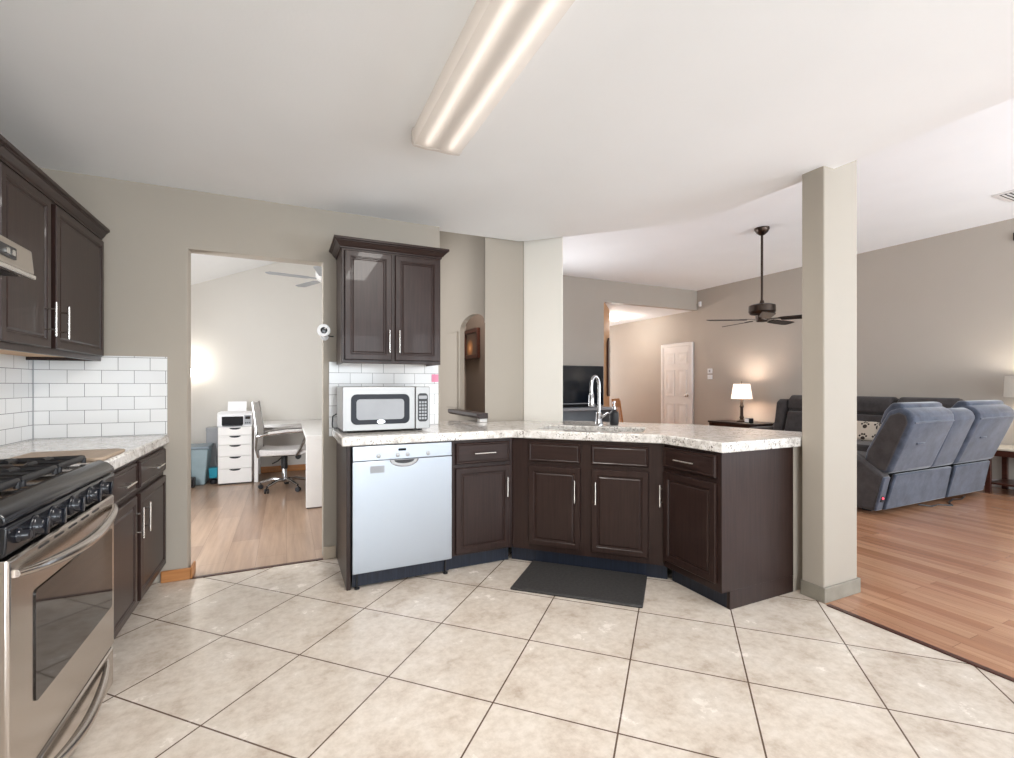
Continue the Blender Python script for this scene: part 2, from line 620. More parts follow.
holes = [(-.60, 1.70, .12, 2.35), (2.25, 3.05, .12, 2.35), (4.3, 5.5, .45, 2.35), (6.0, 7.2, .45, 2.35)]
struct(wall_with_holes(XL - .12, 7.9, YR - .12, YR, 0, 3.3, holes).build('wall_rear', M['wall']))
for i, (a, b, c, d) in enumerate(holes):
    f = MB()
    for u0, u1, v0, v1 in ((a, a + .05, c, d), (b - .05, b, c, d), (a, b, c, c + .05), (a, b, d - .05, d), ((a + b) / 2 - .03, (a + b) / 2 + .03, c, d)):
        f.box(u0, u1, YR - .09, YR - .03 + .07, v0, v1)
    struct(f.build('window_%d' % (i + 1), M['white']))
f = MB()
for u0, u1, v0, v1 in ((3.8, 3.85, .55, 2.15), (5.05, 5.1, .55, 2.15), (3.8, 5.1, .55, .6), (3.8, 5.1, 2.1, 2.15), (4.42, 4.48, .55, 2.15)):
    f.box(-1.85, -1.71, u0, u1, v0, v1)
struct(f.build('window_6', M['white']))

f = MB()
for u0, u1, v0, v1 in ((-1.7, -1.65, .55, 2.25), (.45, .5, .55, 2.25), (-1.7, .5, .55, .6), (-1.7, .5, 2.2, 2.25), (-.63, -.57, .55, 2.25)):
    f.box(XF - .04, XF + .06, u0, u1, v0, v1)
struct(f.build('window_7', M['white']))  # frame of an unseen window, added to brighten the living ceiling

# living room: far wall, television wall with its hall opening, hall
fw = MB()
fw.box(XF, XF + .12, YR, -1.7, 0, 3.4).box(XF, XF + .12, -1.7, .5, 0, .55).box(XF, XF + .12, -1.7, .5, 2.25, 3.4).box(XF, XF + .12, .5, 11.1, 0, 3.4)
struct(fw.build('wall_far', M['wall_liv']))
tv = MB()
tv.box(2.32, 2.6, YT, YT + .12, 0, 3.4).box(2.6, 4.0, YT, YT + .12, 0, .6).box(2.6, 4.0, YT, YT + .12, 2.4, 3.4).box(4.0, 5.34, YT, YT + .12, 0, 3.4).box(5.34, XF, YT, YT + .12, 2.77, 3.4)
struct(tv.build('wall_television', M['wall_liv']))
f = MB()
for u0, u1, v0, v1 in ((2.6, 2.65, .6, 2.4), (3.95, 4.0, .6, 2.4), (2.6, 4.0, .6, .65), (2.6, 4.0, 2.35, 2.4), (3.27, 3.33, .6, 2.4)):
    f.box(u0, u1, YT - .03, YT + .08, v0, v1)
struct(f.build('window_8', M['white']))  # window added out of sight behind the pier to light the living room
struct(MB().prism([(5.34, 7.26), (5.34, 7.14), (6.02, 7.86), (6.02, 11.0), (5.9, 11.0), (5.9, 7.9)], 0, 2.77).build('wall_hall_left', M['tan']))
struct(MB().box(5.9, XF, 11.0, 11.1, 0, 3.0).build('wall_hall_end', M['wall_liv']))
struct(MB().prism([(5.2, 7.26), (XF, 7.26), (XF, 11.0), (5.2, 11.0)], 2.77, 2.9).build('ceiling_hall', M['ceil']))

# kitchen ceiling, its edge following the peninsula
kc = [(XL - .12, YR), (2.82, YR), (2.82, 2.30), (2.80, 2.50), (2.73, 2.66), (2.60, 2.81), (2.08, 3.335), (1.868, 3.56), (1.80, 3.60), (1.08, 3.625), (XL - .12, 3.6)]
struct(MB().prism(kc, CZ, 3.15).build('ceiling_kitchen', M['ceil']))
struct(MB().prism([(1.0, YR), (7.9, YR), (7.9, 7.3), (1.0, 7.3)], LZ, LZ + .15).build('ceiling_living', M['ceil']))
oc = MB()
zz = lambda x: 2.99 + .407 * x
oc.extrude([(-1.9, zz(-1.9)), (1.08, zz(1.08)), (1.08, zz(1.08) + .1), (-1.9, zz(-1.9) + .1)], 'y', YB + .13, 7.47)
struct(oc.build('ceiling_office', M['ceil']))

# white pier behind the counter and the hall wall with an arched pass-through
struct(MB().prism([(1.502, 3.63), (1.8625, 3.63), (1.94, 3.76), (1.62, 3.76)], 0, LZ).build('wall_pier', M['wall']))
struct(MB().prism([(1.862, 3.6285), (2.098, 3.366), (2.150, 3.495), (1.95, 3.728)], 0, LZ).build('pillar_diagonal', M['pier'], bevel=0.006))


def arch_wall():
    """wall along y at x 1.50-1.62 with an arched pass-through above a half wall"""
    m = MB()
    x0, x1 = 1.50, 1.545
    m.box(x0, x1, 3.64, 5.9, 0, .95)
    m.box(x0, x1, 4.25, 5.9, .95, LZ)
    N = 16
    arc = [(3.94 - .31 * math.cos(PI * k / N), 1.74 + .11 * math.sin(PI * k / N)) for k in range(N + 1)]
    arc[0] = (3.64, arc[0][1])
    for a, b in zip(arc, arc[1:]):
        m.hexa([(x0, a[0], a[1]), (x1, a[0], a[1]), (x1, b[0], b[1]), (x0, b[0], b[1]),
                (x0, a[0], LZ), (x1, a[0], LZ), (x1, b[0], LZ), (x0, b[0], LZ)])
    return m


struct(arch_wall().build('wall_hall_arch', M['wall']))
struct(MB().box(1.485, 1.4995, 4.30, 4.62, 1.0, 1.735).build('trim_3', M['wall'], bevel=0.004))
led2 = MB()
led2.extrude([(1.42, .945), (1.40, .962), (1.40, .99), (1.498, .99), (1.498, .945)], 'y', 3.555, 4.32)
struct(led2.build('trim_4', M['espresso'], bevel=.003))
struct(MB().box(1.43, 1.495, 3.57, 3.625, .916, .944).build('trim_6', M['white'], bevel=.002))
struct(MB().box(2.2, 2.32, 3.95, YT, 0, LZ).build('wall_hall_brown', M['hall_shade']))
struct(MB().box(1.08, 1.50, 5.9, 6.0, 0, LZ).build('wall_hall_back', M['wall']))
struct(MB().box(1.50, 2.2, 5.98, 6.1, 0, LZ).build('wall_hall_inner', M['hall_shade']))
# knee wall behind the peninsula cabinets
struct(MB().prism([(1.085, 3.54), (1.46, 3.54), (2.712, 2.30), (2.712, 1.795), (2.81, 1.795), (2.81, 2.36), (1.55, 3.60), (1.085, 3.62)], 0, .858).build('wall_knee', M['wall']))
# column
struct(MB().box(2.729, 3.047, 1.63, 1.757, 0, LZ).build('column', M['wall'], bevel=0.008, segs=3))
bc = MB()
bc.prism([(2.717, 1.618), (3.059, 1.618), (3.059, 1.757), (3.047, 1.757), (3.047, 1.63), (2.729, 1.63), (2.729, 1.757), (2.717, 1.757)], 0, .085)
struct(bc.build('baseboard_column', M['greybase'], bevel=0.003))

# baseboards
struct(MB().box(-.70, -.538, YB - .014, YB - .0005, 0, .072).box(-.5495, -.536, YB - .014, YB + .12, 0, .072).build('baseboard_doorway', M['oak'], bevel=0.004))
struct(MB().box(.236, .318, YB - .014, YB - .0005, 0, .085).build('baseboard_kitchen', M['lightbase'], bevel=0.004))
struct(MB().box(-1.74, .95, 7.335, 7.3495, 0, .085).build('baseboard_office', M['oak'], bevel=0.004))
struct(MB().box(XF - .014, XF - .0005, YR, 7.2, 0, .09).build('baseboard_far', M['white'], bevel=0.004))

# tiled backsplashes
struct(MB().box(XL + .0005, XL + .008, .9, YB - .0005, .86, 1.393).build('backsplash_left', M['subway_l']))
struct(MB().box(XL + .008, -.667, YB - .008, YB - .0005, .86, 1.393).build('backsplash_back', M['subway']))
struct(MB().box(.272, 1.066, YB - .008, YB - .0005, .86, 1.385).build('backsplash_microwave', M['subway']))

struct(MB().box(XL + .008, XL + .0115, YB - .0115, YB - .008, .86, 1.393).build('trim_5', M['greyplastic']))

# white six-panel door on the far wall
d0, d1 = 7.23, 8.13
dm = MB()
dm.box(XF - .035, XF - .0005, d0 + .06, d1 - .06, .005, 2.06)
door = struct(dm.build('door_1', M['white']), 'white six panel door with white casing in the far taupe wall', 'door')
cs = MB()
cs.box(XF - .045, XF - .001, d0, d0 + .07, 0, 2.12).box(XF - .045, XF - .001, d1 - .07, d1, 0, 2.12).box(XF - .045, XF - .001, d0 + .07, d1 - .07, 2.05, 2.12)
cs.build('door_casing', M['white'], door, bevel=0.006)
for (u0, u1) in ((d0 + .15, d0 + .40), (d1 - .40, d1 - .15)):
    for (v0, v1) in ((.22, .82), (.98, 1.55), (1.68, 1.92)):
        p = MB()
        p.rings(u0, u1, v0, v1, [(0, -.012), (.03, -.004), (.05, -.004), (.075, -.012)], 0.0)
        # turn the -y facing panel to face -x
        for v in p.bm.verts:
            v.co = Vector((XF - .0345 + v.co.y, v.co.x, v.co.z))
        p.build('door_panel', M['white'], door)
kb = MB()
kb.lathe([(.028, 0), (.028, -.008), (.012, -.012), (.012, -.035), (.027, -.045), (.027, -.06), (.012, -.07)], (XF - .035, d0 + .13, 1.0), 14, 'x')
kb.build('door_handle', M['nickel'], door)

# ============================================================ KITCHEN CABINETS
DOOR = [(0, -.016), (.004, -.020), (.034, -.020), (.037, -.0175), (.040, -.0175), (.044, -.012), (.049, -.012), (.056, -.0165), (.062, -.0165)]
SLAB = [(0, -.013), (.006, -.020), (.010, -.020), (.016, -.0165), (.020, -.0185), (.024, -.0185)]


def bar_handle(parent, p0, p1, out=.032, r=.0052):
    """bar pull standing off the -y face of its door between p0 and p1 (door-local x, z)"""
    (xa, za), (xb, zb) = p0, p1
    y0 = -.0195
    m = MB()
    m.tube([(xa, y0 - out, za), (xb, y0 - out, zb)], r, 10)
    for t in (.2, .8):
        x, z = xa + (xb - xa) * t, za + (zb - za) * t
        m.tube([(x, y0 + .002, z), (x, y0 - out, z)], .004, 8)
    return m.build('handle', M['nickel'], parent)


def cab_door(parent, x0, x1, z0, z1, handle=None, mat=None):
    d = MB().rings(x0, x1, z0, z1, DOOR, -.0005).build('door', mat or M['espresso'], parent, smooth=25)
    if handle:
        bar_handle(d, *handle)
    return d


def cab_drawer(parent, x0, x1, z0, z1, handle=True):
    d = MB().rings(x0, x1, z0, z1, SLAB, -.0005).build('drawer' if handle else 'false_drawer_front', M['espresso_h'], parent, smooth=25)
    if handle:
        c, z = (x0 + x1) / 2, (z0 + z1) / 2
        bar_handle(d, (c - .075, z), (c + .075, z))
    return d


TOPZ = .858
# --- left run: local x = world y, facing +x
base = thing('base_cabinet', (-.685, 2.385, 0), 90, 'dark espresso base cabinet with two drawers and two doors beside the stove', 'cabinet')
W = 1.135
MB().box(0, W, 0, .595, .10, TOPZ).build('cabinet_body', M['espresso'], base, bevel=.0015)
MB().box(0.002, W - .002, .075, .55, 0, .10).build('toe_kick', M['toe'], base)
cab_drawer(base, .03, .49, .70, .835)
cab_drawer(base, .55, 1.10, .70, .835)
cab_door(base, .03, .49, .13, .672, ((.458, .47), (.458, .62)))
cab_door(base, .55, 1.10, .13, .672, ((.582, .47), (.582, .62)))
wt = MB().box(XL + .009, -.655, 2.38, YB - .009, TOPZ + .001, .914).build('countertop', M['granite'], bevel=.01, segs=3)
tag(wt, 'short speckled granite countertop between the stove and the doorway', 'countertop')
bd = MB().prism([(-1.0, 2.39), (-.69, 2.39), (-.665, 2.41), (-.665, 2.68), (-.69, 2.71), (-1.0, 2.71)], .9145, .930)
tag(bd.build('cutting_board', M['board'], bevel=.006, segs=3), 'large pale wooden cutting board lying flat on the counter behind the stove grates', 'cutting board')

# --- microwave run along the back wall
dwc = MB().box(.322, .346, 2.925, YB - .002, 0, TOPZ)
tag(dwc.build('dishwasher_surround', M['espresso'], bevel=.0015), 'narrow dark wood end panel beside the dishwasher, next to the doorway', 'cabinet panel')

c1 = thing('base_cabinet', (.968, 2.925, 0), 0, 'dark narrow base cabinet with one drawer, just right of the dishwasher', 'cabinet')
W = 1.411 - .968
c1b = MB().prism([(0, 0), (W, 0), (W - .002, .02), (W - .002, .60), (0, .60)], .10, TOPZ).build('cabinet_body', M['espresso'], c1, bevel=.0015)
MB().box(0.002, W - .004, .052, .55, 0, .10).build('toe_kick', M['toe'], c1)
cab_drawer(c1, .03, .42, .70, .838)
cab_door(c1, .03, .42, .115, .675, ((.388, .465), (.388, .60)))

# --- diagonal sink cabinet
sk = thing('sink_cabinet', (1.411, 2.925, 0), -45, 'dark diagonal sink cabinet with two doors and two false drawer fronts', 'cabinet')
W = .996
b = MB()
b.box(.002, W - .002, 0, .02, .10, TOPZ)
b.box(.10, .12, .02, .60, .10, .60).box(W - .12, W - .10, .02, .60, .10, .60).box(.10, W - .10, .02, .60, .10, .12).box(.10, W - .10, .58, .60, .12, .60)
b.build('cabinet_body', M['espresso'], sk, bevel=.0015)
MB().box(-.02, W + .02, .052, .07, 0, .10).build('toe_kick', M['toe'], sk)
for x0, x1, hx in ((.125, .478, .447), (.55, .905, .582)):
    cab_drawer(sk, x0, x1, .705, .832, handle=False)
    cab_door(sk, x0, x1, .14, .675, ((hx, .455), (hx, .60)))

# --- end cabinet of the peninsula, facing -x
ec = thing('base_cabinet', (2.115, 2.221, 0), -90, 'dark single door end cabinet with one drawer beside the column', 'cabinet')
W = 2.221 - 1.793
b = MB().box(0.002, W, 0, .592, .10, TOPZ).box(W - .02, W, .062, .592, 0, .10)
b.build('cabinet_body', M['espresso'], ec, bevel=.0015)
MB().box(.004, W - .021, .065, .55, 0, .0995).build('toe_kick', M['toe'], ec)
cab_drawer(ec, .012, .40, .715, .838)
cab_door(ec, .012, .40, .145, .685, ((.02, .475), (.02, .61)))

# --- peninsula worktop with the sink cut-out
outer = [(.292, 2.892), (1.400, 2.892), (2.085, 2.207), (2.085, 1.765), (3.05, 1.765), (3.05, 1.97), (2.88, 2.68), (2.50, 3.10), (2.20, 3.44),
         (2.13, 3.44), (2.095, 3.360), (1.858, 3.62), (1.49, 3.62), (1.49, 3.87), (1.09, 3.87), (1.09, 3.519), (.292, 3.519)]


def dg(s, t):
    """diagonal coordinates: s along the sink face to the right, t into the counter"""
    k = 2 ** -.5
    return (1.411 + k * s + k * t, 2.925 - k * s + k * t)


SS0, SS1, ST0, ST1 = .15, .86, .085, .44
hole = [dg(SS0, ST0), dg(SS1, ST0), dg(SS1, ST1), dg(SS0, ST1)]


def counter_mesh():
    m = MB()
    bm = m.bm
    for z in (.914, TOPZ + .001):
        vo = [bm.verts.new((x, y, z)) for x, y in outer]
        vh = [bm.verts.new((x, y, z)) for x, y in hole]
        eds = [bm.edges.new((vo[i], vo[(i + 1) % len(vo)])) for i in range(len(vo))]
        eds += [bm.edges.new((vh[i], vh[(i + 1) % 4])) for i in range(4)]
        bmesh.ops.triangle_fill(bm, edges=eds, use_beauty=True)
        if z == .914:
            to, th = vo, vh
    for a, b in ((to, vo), (th, vh)):
        n = len(a)
        for i in range(n):
            m.face([a[i], a[(i + 1) % n], b[(i + 1) % n], b[i]])
    return m


tag(counter_mesh().build('countertop', M['granite'], bevel=.008, segs=3), 'long angled speckled granite worktop with the sink set in it', 'countertop')

# --- sink, faucet, soap dispenser
sn = thing('kitchen_sink', (1.411, 2.925, 0), -45, 'stainless steel undermount sink set into the angled granite worktop', 'sink')
b = MB()
x0, x1, y0, y1, zt, zb = SS0 - .012, SS1 + .012, ST0 - .012, ST1 + .012, TOPZ - .001, .66
b.box(x0, x1, y0, y0 + .01, zb, zt).box(x0, x1, y1 - .01, y1, zb, zt).box(x0, x0 + .01, y0 + .01, y1 - .01, zb, zt).box(x1 - .01, x1, y0 + .01, y1 - .01, zb, zt).box(x0, x1, y0, y1, zb - .01, zb)
b.box((x0 + x1) / 2 - .01, (x0 + x1) / 2 + .01, y0 + .01, y1 - .01, zb, zt - .04)
b.build('basin', M['steel'], sn)
MB().lathe([(.04, 0), (.045, .004), (.02, .006)], (.32, .26, zb), 16).build('drain', M['chrome'], sn)

fx, fy = dg(.515, .535)
fc = thing('kitchen_faucet', (fx, fy, .914), -78, 'chrome pull-down gooseneck faucet behind the sink', 'faucet')
MB().lathe([(.03, 0), (.03, .012), (.024, .02), (.022, .09), (.018, .10)], (0, 0, 0.0005), 18).build('faucet_body', M['chrome'], fc)
arc = [(0, 0, .09), (0, 0, .28)] + [(0, -.042 + .042 * math.cos(PI * k / 10), .30 + .07 * math.sin(PI * k / 10)) for k in range(11)] + [(0, -.084, .24)]
MB().tube(arc, .0125, 12).build('spout', M['chrome'], fc)
MB().lathe([(.014, .245), (.018, .235), (.021, .16), (.019, .145), (.012, .145)], (0, -.084, 0), 16).build('spray_head', M['chrome'], fc)
MB().tube([(.02, 0, .06), (.05, 0, .075), (.10, -.01, .10)], [.012, .008, .007], 10).build('lever', M['chrome'], fc)
px_, py_ = dg(.62, .60)
sd = thing('soap_dispenser', (px_, py_, .9145), -45, 'small dark soap bottle with a chrome pump beside the faucet', 'soap dispenser')
MB().lathe([(.03, 0), (.034, .01), (.034, .09), (.016, .115), (.014, .12)], (0, 0, 0), 18).build('bottle', M['blackplastic'], sd)
b = MB().lathe([(.016, .12), (.016, .138), (.007, .142), (.007, .17), (.011, .172), (.011, .182)], (0, 0, 0), 14)
b.tube([(0, 0, .177), (0, -.05, .174), (0, -.055, .165)], .005, 8)
b.build('pump', M['chrome'], sd)

# ============================================================ DISHWASHER
dw = thing('dishwasher', (.352, 2.905, 0), 0, 'stainless steel dishwasher with a pocket handle under the microwave', 'dishwasher')
W = .61
MB().box(.004, W - .004, .015, .60, .09, .852).build('tub', M['greyplastic'], dw)
MB().rrect(.0, W, .105, .765, .006, -.022, .014, 3).build('door_panel', M['dwsteel'], dw, bevel=.003)
cp = MB().rrect(.0, W, .768, .855, .006, -.022, .014, 3).build('control_panel', M['dwsteel'], dw, bevel=.003)
MB().rrect(.268, .315, .818, .832, .002, -.0235, -.0215, 3).build('display', M['screen'], cp)
for x in (.15, .265, .325, .455):
    b = MB().lathe([(.013, -.0215), (.013, -.0245), (.011, -.0255)], (x, 0, .793), 16, 'y')
    b.build('button', M['steel'], cp)
# pocket handle: half-oval recess with a curved lip
b = MB()
n = 14
oval = [(.305 + .085 * math.cos(PI + PI * k / n), .764 + .042 * math.sin(PI + PI * k / n)) for k in range(n + 1)]
b.extrude(oval, 'y', -.0235, -.0215)
hd = b.build('handle', M['steel'], dw)
b = MB().tube([(x, -.024, z) for x, z in oval], .0035, 8)
b.build('lip', M['chrome'], hd)
b = MB().extrude([(.305 + .062 * math.cos(PI + PI * k / n), .762 + .022 * math.sin(PI + PI * k / n)) for k in range(n + 1)], 'y', -.0245, -.0232)
b.build('recess', M['blackplastic'], hd)
lb = MB().rrect(.02, .20, .682, .752, .003, -.0232, -.0215, 3).build('badge_plate', M['dwsteel'], dw)
MB().rrect(.10, .185, .692, .735, .003, -.0242, -.0230, 3).build('badge', M['greyplastic'], lb)
MB().box(.004, W - .004, .03, .06, .012, .10).build('toe_kick', M['toe'], dw)
for x in (.03, W - .03):
    MB().lathe([(.016, 0), (.016, .008), (.006, .012), (.006, .09)], (x, .02, 0), 10).build('foot', M['blackplastic'], dw)

# ============================================================ MICROWAVE
mw = thing('microwave_oven', (.318, 3.13, .9145), 0, 'stainless steel microwave oven on the granite below the dark wall cabinet', 'microwave')
W, Hh = .565, .295
MB().box(.004, W - .004, .014, .375, .012, Hh).build('casing', M['steel'], mw, bevel=.006)
dr = MB().rrect(0, .462, .012, Hh, .008, -.02, .0135, 4).build('door', M['steel'], mw, bevel=.004)
MB().rrect(.052, .425, .052, .246, .035, -.0235, -.0195, 8).build('window_frame', M['mwframe'], dr, bevel=.002)
MB().rrect(.085, .388, .082, .214, .022, -.0248, -.0233, 8).build('window_glass', M['greyplastic'], dr)
b = MB()
b.extrude([(.238 + .026 * math.cos(2 * PI * k / 20), .068 + .013 * math.sin(2 * PI * k / 20)) for k in range(20)], 'y', -.0262, -.0233)
b.build('badge', M['chrome'], dr)
cp = MB().rrect(.465, W, .012, Hh, .008, -.02, .0135, 4).build('control_panel', M['steel'], mw, bevel=.004)
MB().rrect(.481, .549, .06, .25, .02, -.0225, -.0195, 6).build('keypad', M['blackplastic'], cp)
MB().rrect(.487, .543, .212, .234, .006, -.0235, -.0223, 4).build('display', M['greyplastic'], cp)
for r in range(6):
    for c in range(3):
        MB().rrect(.489 + c * .0185, .503 + c * .0185, .075 + r * .0215, .089 + r * .0215, .003, -.0233, -.0223, 3).build('key', M['greyplastic'], cp)
for x in (.05, W - .05):
    for y in (.05, .33):
        MB().lathe([(.014, 0), (.014, .012)], (x, y, 0), 10).build('foot', M['blackplastic'], mw)
b = MB().tube([(.05, .372, .10), (.0, .385, .10), (-.022, .385, .085), (-.026, .384, .03), (-.024, .37, .006), (0, .34, .004)], .004, 8)
b.build('power_cord', M['blackplastic'], mw)

# ============================================================ WALL CABINETS
CROWN = [(0, 0), (.008, 0), (.008, .009), (.012, .011), (.018, .016), (.032, .036), (.040, .039), (.040, .044), (.050, .047), (.050, .062), (0, .062)]


def crown(parent, x0, x1, depth, z, left=True, right=True, k_=1.0):
    """crown moulding round the front and the free ends of a wall cabinet"""
    m = MB()
    loops = []
    for o, h in CROWN:
        o *= k_
        xl = x0 - (o if left else 0)
        xr = x1 + (o if right else 0)
        loops.append([m.bm.verts.new(p) for p in ((xl, depth, z + h), (xl, -o, z + h), (xr, -o, z + h), (xr, depth, z + h))])
    for a, b in zip(loops, loops[1:]):
        for k in range(3):
            m.face([a[k], a[k + 1], b[k + 1], b[k]])
    m.face([l[0] for l in loops])
    m.face([l[3] for l in loops][::-1])
    m.face(loops[0][::-1])
    m.face(loops[-1])
    return m.build('crown_moulding', M['espresso_h'], parent, smooth=25)


def wall_cab(x, y, rz, W, z0, z1, depth, doors, label, left=True, right=True, k_=1.0):
    t = thing('wall_cabinet', (x, y, 0), rz, label, 'cabinet')
    b = MB()
    b.box(0, W, 0, .02, z0, z1).box(0, .018, .02, depth, z0, z1).box(W - .018, W, .02, depth, z0, z1).box(.018, W - .018, .02, depth, z1 - .02, z1).box(.018, W - .018, depth - .01, depth, z0 + .03, z1 - .02)
    b.build('cabinet_body', M['espresso'], t, bevel=.0015)
    MB().box(.018, W - .018, .02, depth - .01, z0 + .018, z0 + .034).build('bottom_panel', M['rawwood'], t)
    for d in doors:
        cab_door(t, *d)
    crown(t, 0, W, depth, z1, left, right, k_)
    return t


wall_cab(-.97, 2.345, 90, 1.115, 1.357, 2.06, .325,
         [(.012, .42, 1.385, 2.045, ((.375, 1.435), (.375, 1.585))), (.475, 1.09, 1.385, 2.045, ((.508, 1.435), (.508, 1.585)))],
         'tall dark wall cabinet with two doors above the left counter', left=False, right=False, k_=.8)
wall_cab(-.97, 1.545, 90, .798, 1.79, 2.06, .325,
         [(.012, .385, 1.81, 2.045), (.412, .786, 1.81, 2.045)],
         'short dark wall cabinet above the range hood', left=True, right=False, k_=.8)
wall_cab(.322, 3.20, 0, .662, 1.362, 2.108, .328,
         [(.018, .318, 1.385, 2.092, ((.298, 1.435), (.298, 1.585))), (.342, .648, 1.385, 2.092, ((.364, 1.435), (.364, 1.585)))],
         'dark two-door wall cabinet above the microwave')

# ============================================================ RANGE HOOD
rh = thing('range_hood', (-1.289, 1.83, 1.60), 90, 'brushed steel range hood under the short wall cabinet', 'range hood')
# local x = world y, local -y = world +x
MB().extrude([(0, .0), (-.475, .0), (-.485, .010), (-.478, .088), (-.455, .102), (-.315, .189), (0, .189)], 'x', -.38, .38).build('hood_shell', M['hoodsteel'], rh, bevel=.004)
MB().box(-.36, .36, -.45, -.03, -.006, .0).build('filter', M['castiron'], rh)
MB().box(-.381, .381, -.489, -.470, -.010, .006).build('lip', M['nickel'], rh, bevel=.003)
sp_ = MB().rrect(.02, .25, .028, .066, .004, -.488, -.478, 3).build('switch_panel', M['blackplastic'], rh)
for x in (.19, .225):
    MB().rrect(x - .010, x + .010, .038, .056, .002, -.492, -.4875, 3).build('switch', M['nickel'], sp_)

# ============================================================ GAS RANGE
gr = thing('gas_range', (-.655, 1.57, 0), 90, 'stainless steel gas range with black grates and a row of black knobs', 'stove')
W = .80      # local x = world y; local -y = into the room
MB().box(.004, W - .004, .02, .655, .03, .90).build('range_body', M['black'], gr, bevel=.003)
ct = MB().extrude([(.01, .893), (.625, .893), (.625, .922), (.03, .917), (.01, .91)], 'x', 0, W).build('cooktop', M['rangesteel'], gr, bevel=.004)
# rounded black front rail and knob panel
b = MB().extrude([(.03, .872), (.03, .921), (.015, .924), (-.012, .912), (-.030, .893), (-.032, .880), (-.026, .872)], 'x', -.003, W + .003)
b.build('front_rail', M['black'], gr, bevel=.004, segs=3)
cp = MB().extrude([(.03, .793), (.03, .871), (-.028, .871), (-.034, .864), (-.030, .80), (-.024, .793)], 'x', -.001, W + .001)
cp = cp.build('control_panel', M['black'], gr, bevel=.004, segs=3)
for x, r in ((.05, .6), (.135, 1), (.245, 1), (.385, 1), (.535, 1), (.655, 1)):
    b = MB().lathe([(.031 * r, -.026), (.031 * r, -.038), (.025 * r, -.041), (.021 * r, -.056), (.018 * r, -.059)], (x, 0, .835), 18, 'y')
    if r == 1:
        b.hexa([(x - .006, -.064, .812), (x + .006, -.064, .812), (x + .006, -.040, .812), (x - .006, -.040, .812), (x - .006, -.066, .858), (x + .006, -.066, .858), (x + .006, -.040, .858), (x - .006, -.040, .858)])
    b.build('knob', M['knob'], gr, bevel=.002)
# oven door
od = MB().rings(.006, W - .006, .19, .785, [(0, -.028), (.006, -.034)], .018).build('oven_door', M['rangesteel'], gr, bevel=.002)
MB().rrect(.135, W - .045, .355, .66, .012, -.0375, -.0335, 4).build('oven_window', M['ovenglass'], od)
hp = [(.035 + (W - .06) * k / 16.0, -.036 - .042 * math.sin(PI * k / 16) ** .6, .742 - .026 * math.sin(PI * k / 16)) for k in range(17)]
b = MB().tube(hp, [.010 + .008 * math.sin(PI * k / 16) for k in range(17)], 12)
b.build('handle', M['rangesteel'], od)
for k in range(5):
    MB().box(.16 + k * .10, .22 + k * .10, -.0355, -.0335, .766, .772).build('vent_slot', M['blackplastic'], od)
# warming drawer
wd = MB().rings(.006, W - .006, .03, .178, [(0, -.026), (.006, -.032)], .018).build('storage_drawer', M['rangesteel'], gr, bevel=.002)
hp = [(.08 + (W - .16) * k / 16.0, -.030 - .035 * math.sin(PI * k / 16) ** .7, .160 - .045 * math.sin(PI * k / 16)) for k in range(17)]
MB().tube(hp, [.008 + .009 * math.sin(PI * k / 16) for k in range(17)], 12).build('handle', M['rangesteel'], wd)
for x in (.05, W - .05):
    for y in (.08, .60):
        MB().lathe([(.016, 0), (.016, .03)], (x, y, 0), 10).build('foot', M['blackplastic'], gr)
# burners and grates
for bx, by, r in ((.17, .24, .045), (.17, .50, .038), (.40, .37, .05), (.63, .24, .038), (.63, .50, .045)):
    b = MB().lathe([(r + .012, .918), (r + .012, .928), (r, .932), (r, .940), (r - .008, .943)], (bx, by, 0), 20)
    b.build('burner', M['castiron'], gr)
for gx in (.155, .40, .645):
    b = MB()
    hw = .108
    z = .940
    b.tube([(gx - hw, .05, z), (gx + hw, .05, z), (gx + hw, .60, z), (gx - hw, .60, z)], .011, 8, closed=True)
    for yy in (.14, .24, .375, .50):
        b.tube([(gx - hw, yy, z), (gx - .07, yy, z + .008), (gx - .03, yy, z + .006)], .009, 8)
        b.tube([(gx + hw, yy, z), (gx + .07, yy, z + .008), (gx + .03, yy, z + .006)], .009, 8)
    b.tube([(gx, .05, z), (gx, .17, z + .006)], .008, 8)
    b.tube([(gx, .60, z), (gx, .53, z + .006)], .008, 8)
    b.tube([(gx, .31, z + .006), (gx, .44, z + .006)], .008, 8)
    b.tube([(gx - .07, .31, z), (gx - .03, .34, z + .006)], .007, 8)
    for sx in (-1, 1):
        for yy in (.05, .60):
            b.tube([(gx + sx * hw, yy, z), (gx + sx * hw, yy, .921)], .009, 8)
    b.build('grate', M['castiron'], gr)

# ============================================================ SMALL KITCHEN THINGS
fm = MB().prism([(1.205, 2.525), (1.757, 2.003), (2.070, 2.320), (1.535, 2.852)], .0005, .016)
tag(fm.build('floor_mat', M['mat'], bevel=.007, segs=3), 'black anti-fatigue floor mat on the tiles before the sink cabinet', 'mat')
pk = MB().box(1.012, 1.066, YB - .0105, YB - .0085, 1.243, 1.302)
tag(pk.build('sticky_note', M['pink']), 'small pink paper square stuck on the white tiles above the microwave', 'note')

